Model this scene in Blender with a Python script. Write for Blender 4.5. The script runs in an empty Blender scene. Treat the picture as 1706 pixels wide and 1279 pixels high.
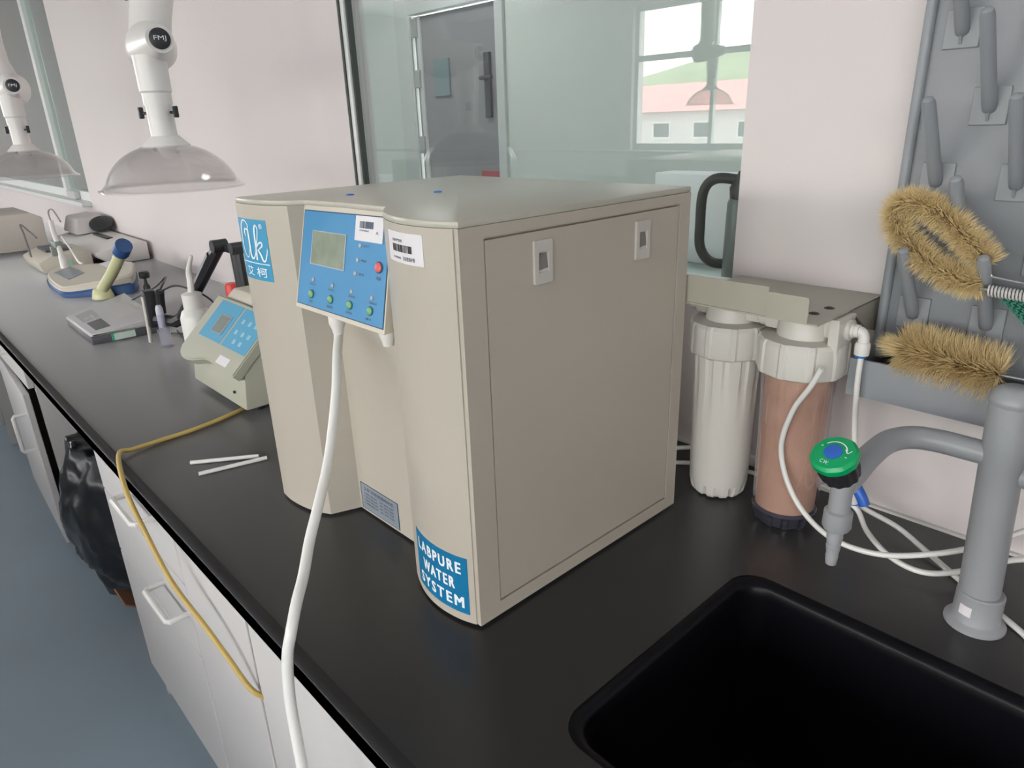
import bpy, bmesh, math, random
from mathutils import Vector, Matrix, noise
from mathutils.geometry import tessellate_polygon
random.seed(7)
S = bpy.context.scene
C = S.collection

# ------------------------------------------------------------------ camera
cd = bpy.data.cameras.new('camera'); cam = bpy.data.objects.new('camera', cd); C.objects.link(cam)
r_ = Vector((0.68385995, 0.72887893, -0.03272723)); u_ = Vector((-0.23744737, 0.26474699, 0.93462708)); d_ = Vector((-0.68989442, 0.63138303, -0.35412025))
M = Matrix.Identity(4)
for i in range(3):
    M[i][0] = r_[i]; M[i][1] = u_[i]; M[i][2] = -d_[i]
M[0][3], M[1][3], M[2][3] = 0.50505919, -0.97514725, 1.34138291
cam.matrix_world = M
cd.sensor_width = 36; cd.lens = 1159.3766 / 1706 * 36; cd.clip_start = .02; cd.clip_end = 500
S.camera = cam
# ------------------------------------------------------------------ daylight and exposure
W = bpy.data.worlds.new('overcast_sky'); S.world = W; W.use_nodes = True
bgn = W.node_tree.nodes['Background']; bgn.inputs[0].default_value = (1, .985, .98, 1); bgn.inputs[1].default_value = 1.0
S.view_settings.view_transform = 'Standard'; S.view_settings.look = 'None'
S.view_settings.gamma = 1; S.view_settings.use_curve_mapping = False
S.view_settings.exposure = 3.7
RY0 = -7.0                      # opposite (window) wall of the laboratory
WINS = [(-5.72, -3.35), (-2.9, -.6), (-.1, 2.2), (2.6, 4.5)]
for (a, b) in WINS:             # sky portals in the real window openings
    l = bpy.data.lights.new('window_portal', 'AREA'); l.shape = 'RECTANGLE'; l.size = b - a; l.size_y = 1.75
    l.cycles.is_portal = True
    o = bpy.data.objects.new('window_portal', l); C.objects.link(o); o.location = ((a + b) / 2, RY0 - .05, 1.775)
    o.rotation_euler = (math.radians(90), 0, 0)

l = bpy.data.lights.new('window_portal', 'AREA'); l.shape = 'RECTANGLE'; l.size = 1.7; l.size_y = 1.6; l.cycles.is_portal = True
o = bpy.data.objects.new('window_portal', l); C.objects.link(o); o.location = (-9.05, -3.55, 1.75); o.rotation_euler = (math.radians(90), 0, math.radians(-90))

l = bpy.data.lights.new('window_portal', 'AREA'); l.shape = 'RECTANGLE'; l.size = 1.8; l.size_y = 1.6; l.cycles.is_portal = True  # portal of the added fill window in the right end wall
o = bpy.data.objects.new('window_portal', l); C.objects.link(o); o.location = (4.85, -5.5, 1.75); o.rotation_euler = (math.radians(90), 0, math.radians(90))

# ------------------------------------------------------------------ materials
def mat(name, col, rough=.5, metal=0, spec=.5, bump=0, bscale=200, var=0, vscale=6, trans=0, emis=None, estr=0, alpha=None, coat=0):
    m = bpy.data.materials.new(name); m.use_nodes = True; nt = m.node_tree
    p = nt.nodes['Principled BSDF']
    p.inputs['Base Color'].default_value = (*col, 1); p.inputs['Roughness'].default_value = rough
    p.inputs['Metallic'].default_value = metal; p.inputs['Specular IOR Level'].default_value = spec
    p.inputs['Coat Weight'].default_value = coat
    if trans: p.inputs['Transmission Weight'].default_value = trans
    if emis: p.inputs['Emission Color'].default_value = (*emis, 1); p.inputs['Emission Strength'].default_value = estr
    tc = nt.nodes.new('ShaderNodeTexCoord')
    n = nt.nodes.new('ShaderNodeTexNoise'); n.inputs['Scale'].default_value = vscale; n.inputs['Detail'].default_value = 4
    nt.links.new(tc.outputs['Object'], n.inputs['Vector'])
    v = max(var, .02)
    mx = nt.nodes.new('ShaderNodeMix'); mx.data_type = 'RGBA'
    mx.inputs[6].default_value = (*[c * (1 - v) for c in col], 1); mx.inputs[7].default_value = (*[min(1, c * (1 + v)) for c in col], 1)
    nt.links.new(n.outputs['Fac'], mx.inputs[0]); nt.links.new(mx.outputs[2], p.inputs['Base Color'])
    if bump:
        n2 = nt.nodes.new('ShaderNodeTexNoise'); n2.inputs['Scale'].default_value = bscale
        nt.links.new(tc.outputs['Object'], n2.inputs['Vector'])
        b = nt.nodes.new('ShaderNodeBump'); b.inputs['Strength'].default_value = bump; b.inputs['Distance'].default_value = .002
        nt.links.new(n2.outputs['Fac'], b.inputs['Height']); nt.links.new(b.outputs[0], p.inputs['Normal'])
    if alpha is not None:
        p.inputs['Alpha'].default_value = alpha
    return m
def glassy(name, tint=(1, 1, 1), ior=1.5, rough=0, refl=1.0, haze=0, hcol=(.8, .8, .8)):
    """thin clear sheet: transparent + fresnel gloss (+ a little milky body)"""
    m = bpy.data.materials.new(name); m.use_nodes = True; nt = m.node_tree; nt.nodes.clear()
    out = nt.nodes.new('ShaderNodeOutputMaterial'); t = nt.nodes.new('ShaderNodeBsdfTransparent'); t.inputs[0].default_value = (*tint, 1)
    g = nt.nodes.new('ShaderNodeBsdfGlossy'); g.inputs['Roughness'].default_value = rough; g.inputs[0].default_value = (refl, refl, refl, 1)
    F0 = ((ior - 1) / (ior + 1)) ** 2
    lw = nt.nodes.new('ShaderNodeLayerWeight'); lw.inputs['Blend'].default_value = .5
    pw = nt.nodes.new('ShaderNodeMath'); pw.operation = 'POWER'; pw.inputs[1].default_value = 4.0; nt.links.new(lw.outputs['Facing'], pw.inputs[0])
    f = nt.nodes.new('ShaderNodeMath'); f.operation = 'MULTIPLY_ADD'; f.inputs[1].default_value = 1 - F0; f.inputs[2].default_value = F0; nt.links.new(pw.outputs[0], f.inputs[0])
    ms = nt.nodes.new('ShaderNodeMixShader')
    src = t.outputs[0]
    if haze:
        d = nt.nodes.new('ShaderNodeBsdfDiffuse'); d.inputs[0].default_value = (*hcol, 1)
        m2 = nt.nodes.new('ShaderNodeMixShader'); m2.inputs[0].default_value = haze
        nt.links.new(t.outputs[0], m2.inputs[1]); nt.links.new(d.outputs[0], m2.inputs[2]); src = m2.outputs[0]
    nt.links.new(f.outputs[0], ms.inputs[0]); nt.links.new(src, ms.inputs[1]); nt.links.new(g.outputs[0], ms.inputs[2])
    nt.links.new(ms.outputs[0], out.inputs[0])
    return m
WALL = mat('wall_paint', (.73, .672, .672), .75, bump=.08, bscale=60, var=.02, vscale=1.5)
CORR = mat('corridor_paint', (.76, .80, .77), .7)
CEIL = mat('ceiling_paint', (.85, .84, .83), .8)
FLOOR = mat('blue_grey_vinyl', (.33, .41, .475), .45, var=.08, vscale=3, bump=.05, bscale=400)
EPOXY = mat('black_epoxy_resin', (.0125, .0118, .013), .30, spec=.5, var=.12, vscale=30, bump=.04, bscale=500)
EPOXY.node_tree.nodes['Principled BSDF'].inputs['IOR'].default_value = 1.55
for k_, v_ in (('Sheen Weight', .60), ('Sheen Roughness', .30)): EPOXY.node_tree.nodes['Principled BSDF'].inputs[k_].default_value = v_      # grazing sheen put in to lighten the far worktop
SINKM = mat('black_polypropylene', (.004, .004, .006), .32, spec=.15, bump=.04, bscale=300)
CAB = mat('white_melamine', (.58, .56, .545), .42, var=.02)
CABG = mat('grey_white_panel', (.60, .585, .56), .5)
BEIGE = mat('beige_powder_coat', (.475, .435, .37), .38, bump=.10, bscale=900, var=.02, vscale=8)
BEIGET = mat('beige_powder_coat_top', (.475, .455, .39), .30, bump=.10, bscale=900, var=.02, vscale=8)
BEIGEL = mat('beige_plastic', (.60, .555, .47), .4)
SCR = mat('small_dark_screw', (.05, .05, .05), .5, .6)
BLUEC = mat('blue_cap_plastic', (.02, .16, .55), .4)
BLUE = mat('blue_membrane', (.045, .255, .50), .35, var=.03)
BLUES = mat('blue_sticker', (.004, .17, .36), .4)
BLUEL = mat('light_blue_sticker', (.035, .30, .52), .4)
DARKB = mat('dark_blue_border', (.03, .07, .12), .5)
INK = mat('grey_ink', (.10, .14, .20), .6)
BLACKI = mat('black_ink', (.03, .03, .035), .6)
WHI = mat('white_ink', (.78, .85, .90), .5)
PAPER = mat('white_label', (.74, .71, .74), .5)
LCD = mat('lcd_screen', (.27, .31, .24), .12, var=.25, vscale=60)
LCD2 = mat('lcd_screen_dim', (.22, .25, .22), .2)
GRN = mat('green_button', (.16, .38, .17), .35)
GRNR = mat('green_button_ring', (.03, .16, .11), .4)
RED = mat('red_button', (.70, .09, .09), .35)
LED = mat('led_window', (.42, .40, .40), .3)
PLATE = mat('metal_nameplate', (.36, .41, .47), .35, .4)
WPL = mat('white_plastic', (.74, .72, .69), .35)
LATCH = mat('white_latch_plastic', (.56, .53, .49), .4)
WTUBE = mat('white_pe_tube', (.80, .79, .76), .3)
FILT = mat('white_filter_plastic', (.68, .655, .61), .38)
BRKT = mat('beige_bracket_metal', (.43, .41, .34), .4, bump=.08, bscale=800)
RESIN = mat('tan_resin_bed', (.68, .44, .28), .7, var=.22, vscale=25, bump=.4, bscale=900)
RIBD = mat('smoky_dark_plastic', (.035, .034, .045), .18, spec=.7)
GREY = mat('grey_coated_pipe', (.30, .31, .325), .38, bump=.04, bscale=500)
PEG = mat('grey_polypropylene', (.285, .30, .325), .42, bump=.05, bscale=300)
GRNK = mat('green_knob', (.0, .36, .12), .3)
BLK = mat('black_rubber', (.02, .021, .023), .5, bump=.2, bscale=300)
BLKP = mat('black_plastic', (.025, .026, .03), .4)
BLUEK = mat('blue_knob_disc', (.03, .13, .55), .35)
BRIS = mat('tan_bristle', (.95, .655, .36), .55, var=.30, vscale=70)
WIRE = mat('twisted_wire', (.42, .42, .42), .35, .8)
CREAM = mat('cream_plastic', (.62, .575, .49), .4)
BATH = mat('greenish_beige_plastic', (.43, .43, .35), .42, var=.02)
GMET = mat('silver_grey_plastic', (.52, .51, .515), .35)
GDRK = mat('dark_grey_plastic', (.09, .09, .105), .4)
NAVY = mat('navy_plastic', (.03, .09, .25), .4)
YELW = mat('yellowed_plastic', (.62, .62, .36), .35)
CORD = mat('yellow_cord', (.56, .40, .12), .45, bump=.3, bscale=500)
HOODP = mat('white_pipe_enamel', (.76, .73, .72), .3)
DOME = glassy('clear_acrylic_dome', (.93, .92, .92), 1.45, .03, 1, .10, (.70, .67, .67))
GLASS = glassy('window_glass', (.93, .965, .955), 1.6, 0, 1)
TEALG = glassy('tinted_window_glass', (.66, .76, .73), 1.8, .02, 1, .12, (.5, .6, .57))
BOWL = glassy('clear_filter_bowl', (.90, .86, .88), 1.6, .06, 1, .10, (.35, .32, .50))
VIAL = glassy('clear_plastic_vial', (.9, .9, .95), 1.5, .05, 1, .15, (.7, .7, .8))
ALU = mat('white_aluminium', (.70, .72, .71), .4)
GASK = mat('dark_gasket', (.05, .06, .055), .6)
DOORM = mat('grey_door_paint', (.33, .325, .34), .5)
STEEL = mat('brushed_steel', (.5, .5, .5), .35, .7)
BAGM = mat('black_bin_bag', (.015, .016, .02), .28, spec=.6)
BROWN = mat('brown_cardboard', (.30, .14, .08), .7)
REDS = mat('red_paint', (.55, .10, .12), .5)
GRNMESH = mat('green_mesh', (.02, .20, .13), .5)
ROOFR = mat('red_roof', (.80, .33, .32), .7)
GRASS = mat('green_hillside', (.27, .33, .20), .9, var=.4, vscale=.4)
LEAF = mat('tree_leaves', (.12, .28, .07), .8, var=.4, vscale=2)
FILLM = mat('fill_lamp_diffuser', (.9, .9, .9), .5, emis=(1, 1, .97), estr=1.1)  # glow of the added corridor fill lamps

# ------------------------------------------------------------------ helpers
def obj(name, bm, m, parent=None, smooth=False, angle=35):
    me = bpy.data.meshes.new(name)
    bmesh.ops.recalc_face_normals(bm, faces=bm.faces)
    bm.to_mesh(me); bm.free()
    if m: me.materials.append(m)
    if smooth:
        me.polygons.foreach_set('use_smooth', [True] * len(me.polygons))
        me.set_sharp_from_angle(angle=math.radians(angle))
    o = bpy.data.objects.new(name, me); C.objects.link(o)
    if parent: o.parent = parent
    return o
def thing(name, label, cat, loc=(0, 0, 0), rz=0, group=None):
    o = bpy.data.objects.new(name, None); C.objects.link(o); o.empty_display_size = .05
    o.location = loc; o.rotation_euler = (0, 0, rz)
    o['label'] = label; o['category'] = cat
    if group: o['group'] = group
    return o
def tag(o, label, cat, group=None):
    o['label'] = label; o['category'] = cat
    if group: o['group'] = group
    return o
def lab(o, label): o['label'] = label; return o
def struct(name, bm, m, label, cat, parent=None, smooth=False):
    o = obj(name, bm, m, parent, smooth)
    if parent is None:
        o['kind'] = 'structure'; o['label'] = label; o['category'] = cat
    return o
def B(*boxes, bev=0, seg=2):
    bm = bmesh.new()
    for (x0, x1, y0, y1, z0, z1) in boxes:
        b2 = bmesh.new()
        bmesh.ops.create_cube(b2, size=1)
        for v in b2.verts:
            v.co = Vector(((x0 + x1) / 2 + v.co.x * (x1 - x0), (y0 + y1) / 2 + v.co.y * (y1 - y0), (z0 + z1) / 2 + v.co.z * (z1 - z0)))
        if bev: bmesh.ops.bevel(b2, geom=b2.edges[:], offset=bev, segments=seg, affect='EDGES', profile=.5)
        merge(bm, b2)
    return bm
def merge(bm, b2, mtx=None):
    if mtx is not None: bmesh.ops.transform(b2, matrix=mtx, verts=b2.verts)
    mp = [bm.verts.new(v.co) for v in b2.verts]
    b2.verts.index_update()
    for f in b2.faces:
        try: bm.faces.new([mp[v.index] for v in f.verts])
        except ValueError: pass
    b2.free(); return bm
def poly_prism(outer, z0, z1, holes=(), axis='z', bev=0):
    """outline (list of 2D) with holes, extruded between z0 and z1 along axis"""
    def P(p, t):
        if axis == 'z': return Vector((p[0], p[1], t))
        if axis == 'y': return Vector((p[0], t, p[1]))
        return Vector((t, p[0], p[1]))
    loops = [list(outer)] + [list(h) for h in holes]
    tris = tessellate_polygon([[Vector((p[0], p[1], 0)) for p in l] for l in loops])
    flat = [p for l in loops for p in l]
    bm = bmesh.new()
    a = [bm.verts.new(P(p, z0)) for p in flat]; b = [bm.verts.new(P(p, z1)) for p in flat]
    if not holes:
        bm.faces.new(a); bm.faces.new(b)
    else:
        for t in tris:
            try: bm.faces.new([a[i] for i in t]); bm.faces.new([b[i] for i in t])
            except ValueError: pass
    k = 0
    for l in loops:
        n = len(l)
        for i in range(n):
            j = (i + 1) % n
            bm.faces.new([a[k + i], a[k + j], b[k + j], b[k + i]])
        k += n
    bmesh.ops.recalc_face_normals(bm, faces=bm.faces)
    if bev:
        es = [e for e in bm.edges if len(e.link_faces) == 2 and e.calc_face_angle(0) > .6]
        bmesh.ops.bevel(bm, geom=es, offset=bev, segments=2, affect='EDGES', profile=.5)
    return bm
def rrect(x0, x1, y0, y1, r, n=6):
    pts = []
    for cx, cy, a0 in ((x1 - r, y1 - r, 0), (x0 + r, y1 - r, 90), (x0 + r, y0 + r, 180), (x1 - r, y0 + r, 270)):
        for i in range(n + 1):
            a = math.radians(a0 + 90 * i / n); pts.append((cx + r * math.cos(a), cy + r * math.sin(a)))
    return pts
def rect(x0, x1, y0, y1): return [(x0, y0), (x1, y0), (x1, y1), (x0, y1)]
def frame_from(axis):
    a = Vector(axis).normalized(); t = Vector((0, 0, 1)) if abs(a.z) < .9 else Vector((1, 0, 0))
    x = t.cross(a).normalized(); y = a.cross(x)
    return Matrix((x, y, a)).transposed()
def lathe(prof, loc=(0, 0, 0), axis=(0, 0, 1), seg=32, ribs=None, cap=True):
    """prof: list of (radius, height). ribs(a, r, h) may return a changed radius"""
    R = frame_from(axis); L = Vector(loc); bm = bmesh.new(); rings = []
    for (r, h) in prof:
        ring = []
        for i in range(seg):
            a = 2 * math.pi * i / seg; rr = ribs(a, r, h) if ribs else r
            ring.append(bm.verts.new(L + R @ Vector((rr * math.cos(a), rr * math.sin(a), h))))
        rings.append(ring)
    for p, q in zip(rings, rings[1:]):
        for i in range(seg):
            bm.faces.new([p[i], p[(i + 1) % seg], q[(i + 1) % seg], q[i]])
    if cap:
        bm.faces.new(rings[0][::-1]); bm.faces.new(rings[-1])
    return bm
def cyl(p0, p1, r, r1=None, seg=20):
    p0 = Vector(p0); p1 = Vector(p1); d = p1 - p0
    return lathe([(r, 0), (r if r1 is None else r1, d.length)], p0, d, seg)
def smooth_path(pts, n=8):
    P = [Vector(p) for p in pts]
    if len(P) < 3: return P
    P = [2 * P[0] - P[1]] + P + [2 * P[-1] - P[-2]]; out = []
    for i in range(1, len(P) - 2):
        a, b, c, d = P[i - 1:i + 3]
        for k in range(n):
            t = k / n
            out.append(.5 * ((2 * b) + (c - a) * t + (2 * a - 5 * b + 4 * c - d) * t * t + (3 * b - a - 3 * c + d) * t ** 3))
    out.append(P[-2]); return out
def tube(pts, r, seg=10, n=8, smooth=True, rfun=None):
    P = smooth_path(pts, n) if smooth else [Vector(p) for p in pts]
    bm = bmesh.new(); rings = []; x = None
    for i, p in enumerate(P):
        t = (P[min(i + 1, len(P) - 1)] - P[max(i - 1, 0)]).normalized()
        if x is None: x = frame_from(t).col[0].copy()
        x = (x - t * x.dot(t)).normalized(); y = t.cross(x)
        rr = rfun(i / (len(P) - 1)) * r if rfun else r
        rings.append([bm.verts.new(p + rr * (math.cos(2 * math.pi * k / seg) * x + math.sin(2 * math.pi * k / seg) * y)) for k in range(seg)])
    for a, b in zip(rings, rings[1:]):
        for k in range(seg): bm.faces.new([a[k], a[(k + 1) % seg], b[(k + 1) % seg], b[k]])
    bm.faces.new(rings[0][::-1]); bm.faces.new(rings[-1]); return bm
def hexa(pts):
    """8 corners: bottom four (ccw) then top four"""
    bm = bmesh.new(); v = [bm.verts.new(p) for p in pts]
    for f in ((3, 2, 1, 0), (4, 5, 6, 7), (0, 1, 5, 4), (1, 2, 6, 5), (2, 3, 7, 6), (3, 0, 4, 7)): bm.faces.new([v[i] for i in f])
    return bm
def bevel_all(bm, o, seg=2):
    bmesh.ops.bevel(bm, geom=bm.edges[:], offset=o, segments=seg, affect='EDGES', profile=.5); return bm
def quadmap(TL, TR, BR, BL):
    """(u, v, w) -> point: u to the right, v up, w out of the plane"""
    TL, TR, BR, BL = map(Vector, (TL, TR, BR, BL))
    n = (TR - TL).cross(BL - TL).normalized()
    if n.y > 0 and abs(n.y) > .3: n = -n
    def f(u, v, w=0):
        return (BL * (1 - u) + BR * u) * (1 - v) + (TL * (1 - u) + TR * u) * v + n * w
    f.n = n; return f
def patch(f, u0, u1, v0, v1, w=.0006, th=None, nu=3, nv=3):
    """thin slab over a mapped surface"""
    th = w if th is None else th
    bm = bmesh.new(); g = []
    for s in (0, 1):
        g.append([[bm.verts.new(f(u0 + (u1 - u0) * i / nu, v0 + (v1 - v0) * j / nv, w - th * (1 - s))) for i in range(nu + 1)] for j in range(nv + 1)])
    for s in (0, 1):
        for j in range(nv):
            for i in range(nu): bm.faces.new([g[s][j][i], g[s][j][i + 1], g[s][j + 1][i + 1], g[s][j + 1][i]])
    per = [(0, i) for i in range(nu)] + [(j, nu) for j in range(nv)] + [(nv, i) for i in range(nu, 0, -1)] + [(j, 0) for j in range(nv, 0, -1)]
    for k in range(len(per)):
        (a, b), (c, d) = per[k], per[(k + 1) % len(per)]
        bm.faces.new([g[0][a][b], g[0][c][d], g[1][c][d], g[1][a][b]])
    return bm
def text_bm(s, f, u0, u1, v0, v1, w=.001, sub=0, bold=.008):
    """text fitted into the u/v rectangle of a mapped surface"""
    cu = bpy.data.curves.new('t', 'FONT'); cu.body = s; cu.resolution_u = 2; cu.offset = bold; cu.space_character = 1.3 if sub == 2 else 1.0
    o = bpy.data.objects.new('t', cu); C.objects.link(o)
    bpy.context.view_layer.update()
    me = bpy.data.meshes.new_from_object(o.evaluated_get(bpy.context.evaluated_depsgraph_get()))
    bpy.data.objects.remove(o); bpy.data.curves.remove(cu)
    bm = bmesh.new(); bm.from_mesh(me); bpy.data.meshes.remove(me)
    if sub:
        bmesh.ops.triangulate(bm, faces=bm.faces)
        bmesh.ops.subdivide_edges(bm, edges=bm.edges[:], cuts=sub)
    xs = [v.co.x for v in bm.verts]; ys = [v.co.y for v in bm.verts]
    x0, x1, y0, y1 = min(xs), max(xs), min(ys), max(ys)
    for v in bm.verts:
        v.co = f(u0 + (u1 - u0) * (v.co.x - x0) / (x1 - x0), v0 + (v1 - v0) * (v.co.y - y0) / (y1 - y0), w)
    return bm
def lines_bm(items, f, w=.001, sub=0, bold=.008):
    bm = bmesh.new()
    for (s, u0, u1, v0, v1) in items: merge(bm, text_bm(s, f, u0, u1, v0, v1, w, sub, bold))
    return bm
def barcode_bm(f, u0, u1, v0, v1, w=.001, seed=3):
    rnd = random.Random(seed); bm = bmesh.new(); u = u0
    while u < u1:
        k = rnd.choice((.5, .8, 1.2, 2)) * (u1 - u0) / 45
        merge(bm, patch(f, u, min(u + k, u1), v0, v1, w, .0001)); u += k + rnd.choice((.5, .8, 1.3)) * (u1 - u0) / 45
    return bm
def ribbon(pts, wid, f, w=.001):
    P = smooth_path([(p[0], p[1], 0) for p in pts], 6); n = len(P); bm = bmesh.new(); prev = None
    for i, p in enumerate(P):
        t = (P[min(i + 1, n - 1)] - P[max(i - 1, 0)]).normalized(); nn = Vector((-t.y, t.x, 0))
        k = i / (n - 1) * (len(wid) - 1); a = int(min(k, len(wid) - 2)); ww = wid[a] + (wid[a + 1] - wid[a]) * (k - a)
        q = [bm.verts.new(f(*(p + nn * s * ww / 2).xy, w)) for s in (1, -1)]
        if prev: bm.faces.new([prev[0], prev[1], q[1], q[0]])
        prev = q
    return bm
def copy_tree(o, parent=None):
    c = o.copy(); C.objects.link(c); c.parent = parent
    for ch in list(o.children): copy_tree(ch, c)
    return c

BT = .80      # worktop height
# ================================================================== SETTING
RX0, RX1, CZ = -9.0, 4.8, 2.8
struct('floor', B((RX0 - .3, RX1 + .3, RY0 - .3, 3.0, -.1, 0)), FLOOR, 'blue-grey vinyl floor of the laboratory', 'floor')
struct('ceiling', B((RX0 - .3, RX1 + .3, RY0 - .3, 3.0, CZ, CZ + .1)), CEIL, 'white laboratory ceiling', 'ceiling')
# back wall with two glazed openings
WB = 1.0
W1 = rect(-7.4, -3.87, WB, 2.35); W2 = rect(-1.13, -.046, 1.075, 2.35)
struct('wall_back', poly_prism(rect(RX0, RX1, 0, CZ), 0, .07, (W1, W2), 'y'), WALL, 'pinkish white wall behind the black worktop', 'wall')
struct('wall_right', poly_prism(rect(RY0, 3.0, 0, CZ), RX1, RX1 + .2, (rect(-6.4, -4.6, .95, 2.55),), 'x'), WALL, 'white end wall right of the camera', 'wall')  # opening is for the added fill window
struct('wall_left', poly_prism(rect(RY0, 3.0, 0, CZ), RX0 - .2, RX0, (rect(-4.4, -2.7, .95, 2.55),), 'x'), WALL, 'white far end wall of the laboratory', 'wall')
struct('wall_front', poly_prism(rect(RX0, RX1, 0, CZ), RY0 - .25, RY0, [rect(a, b, .9, 2.65) for a, b in WINS], 'y'), WALL, 'white wall with outside windows opposite the worktop', 'wall')
# window 1 (far left)
w1 = struct('window_1', B((-7.4, -3.87, .027, .033, WB, 2.35)), TEALG, 'greenish window pane at far left above the white sill', 'window')
struct('window_frame', B((-7.4, -3.87, .01, .06, WB, WB + .05), (-7.4, -3.87, .01, .06, 2.30, 2.35), (-7.4, -7.34, .01, .06, WB, 2.35), (-4.46, -4.40, .005, .06, WB, 2.35), bev=.004), ALU, '', '', w1)
struct('window_sill', B((-7.4, -3.86, -.05, .10, WB - .02, WB + .004), bev=.003), ALU, '', '', w1)
struct('window_catch', B((-4.30, -4.12, -.02, .01, WB + .004, WB + .05), bev=.006), GMET, '', '', w1)
# window 2 (behind the purifier)
w2 = struct('window_2', B((-1.13, -.046, .027, .033, 1.075, 2.35)), GLASS, 'large fixed glass pane behind the water purifier', 'window')
struct('window_frame', B((-1.1235, -1.108, .004, .026, 1.075, 2.35), (-1.13, -.046, .008, .026, 1.075, 1.095), (-1.13, -.046, .01, .026, 2.33, 2.35), bev=.002), ALU, '', '', w2)
struct('gasket', B((-1.130, -1.123, .001, .018, 1.075, 2.35)), GASK, '', '', w2)
struct('gasket', B((-1.108, -1.101, .010, .024, 1.095, 2.33)), GASK, '', '', w2)
# corridor behind the glass: wall with a doorway
DX0, DX1, DH, CY = -3.60, -2.77, 1.99, 2.0
struct('wall_corridor', poly_prism([(RX0, 0), (DX0, 0), (DX0, DH), (DX1, DH), (DX1, 0), (RX1, 0), (RX1, CZ), (RX0, CZ)], CY, CY + .2, (), 'y'), CORR, 'pale greenish corridor wall seen through the glass', 'wall')
struct('trim_1', poly_prism([(DX0 - .15, 0), (DX0, 0), (DX0, DH), (DX1, DH), (DX1, 0), (DX1 + .07, 0), (DX1 + .07, DH + .10), (DX0 - .15, DH + .10)], CY - .02, CY + .01, (), 'y', .004), ALU, 'white door frame seen through the glass', 'trim')
dr = struct('door_1', B((DX0 + .015, DX1 - .005, CY + .02, CY + .06, .01, DH - .01)), DOORM, 'grey corridor door seen through the glass', 'door')
struct('door_stile', B((DX0 + .05, DX0 + .09, CY + .005, CY + .02, .01, DH - .01), bev=.003), ALU, '', '', dr)
struct('door_glass', B((DX0 + .20, DX0 + .36, CY + .008, CY + .02, 1.50, 1.72), bev=.003), mat('dull_blue_notice', (.24, .32, .34), .4), '', '', dr)
for z in (1.15, 1.56, 1.86): struct('hinge', B((DX0 + .005, DX0 + .07, CY - .005, CY + .01, z, z + .11), bev=.004), STEEL, '', '', dr)
struct('door_handle', merge(B((DX1 - .13, DX1 - .08, CY + .0, CY + .02, 1.36, 1.72), bev=.004), tube([(DX1 - .105, CY, 1.58), (DX1 - .105, CY - .05, 1.58), (DX1 - .0, CY - .055, 1.58)], .011, 10)), GDRK, '', '', dr)
struct('red_patch', B((DX1 - .20, DX1 - .02, CY + .012, CY + .02, 1.0, 1.05)), REDS, '', '', dr)  # flat red patch low on the door
# unseen ceiling lamps added to brighten the corridor behind the glass
for i, x in enumerate((-6, -3, 0)):
    l = thing('corridor_fill_lamp', ['farthest added fill lamp on the corridor ceiling', 'middle added fill lamp on the corridor ceiling near the grey door', 'nearest added fill lamp on the corridor ceiling'][i], 'lamp', (x, 1.1, CZ), 0, 'added corridor fill lamps')
    obj('fill_lamp_body', B((-.32, .32, -.32, .32, -.05, 0), bev=.005), ALU, l)
    obj('diffuser', B((-.29, .29, -.29, .29, -.056, -.05)), FILLM, l)
# outside windows of the laboratory (seen as reflections), plus an added fill window
for k, (a, b) in enumerate(WINS):
    fr = poly_prism(rect(a, b, .9, 2.65), RY0 - .12, RY0 - .06, [rect(a + .06, (a + b) / 2 - .025, .99, 2.0), rect((a + b) / 2 + .025, b - .06, .99, 2.0), rect(a + .06, (a + b) / 2 - .025, 2.07, 2.59), rect((a + b) / 2 + .025, b - .06, 2.07, 2.59)], 'y')
    w = struct('window_%d' % (k + 3), fr, ALU, 'white outside window frame number %d along the opposite wall' % (k + 1), 'window')
    struct('window_sill', B((a - .03, b + .03, RY0 - .05, RY0 + .06, .87, .90), bev=.004), ALU, '', '', w)
    tag(w, ['outside window showing red roofs, mirrored in the glass pane', 'outside window straight behind the camera', 'outside window behind the camera to its right', 'outside window farthest right behind the camera'][k], 'window')
we_ = struct('window_7', poly_prism(rect(-4.4, -2.7, .95, 2.55), RX0 - .12, RX0 - .06, [rect(-4.34, -3.58, 1.01, 2.49), rect(-3.52, -2.76, 1.01, 2.49)], 'x'), ALU, 'outside window in the far end wall, left of the picture', 'window')
wr_ = struct('window_8', poly_prism(rect(-6.4, -4.6, .95, 2.55), RX1 + .06, RX1 + .12, [rect(-6.34, -5.53, 1.01, 2.49), rect(-5.47, -4.66, 1.01, 2.49)], 'x'), ALU, 'added unseen fill window in the end wall to the right of the camera', 'window')  # added out of view to brighten faces turned to the right
struct('window_sill', B((RX1 - .06, RX1 + .05, -6.43, -4.57, .92, .95), bev=.004), ALU, '', '', wr_)
struct('window_sill', B((RX0 - .05, RX0 + .06, -4.43, -2.67, .92, .95), bev=.004), ALU, '', '', we_)
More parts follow.
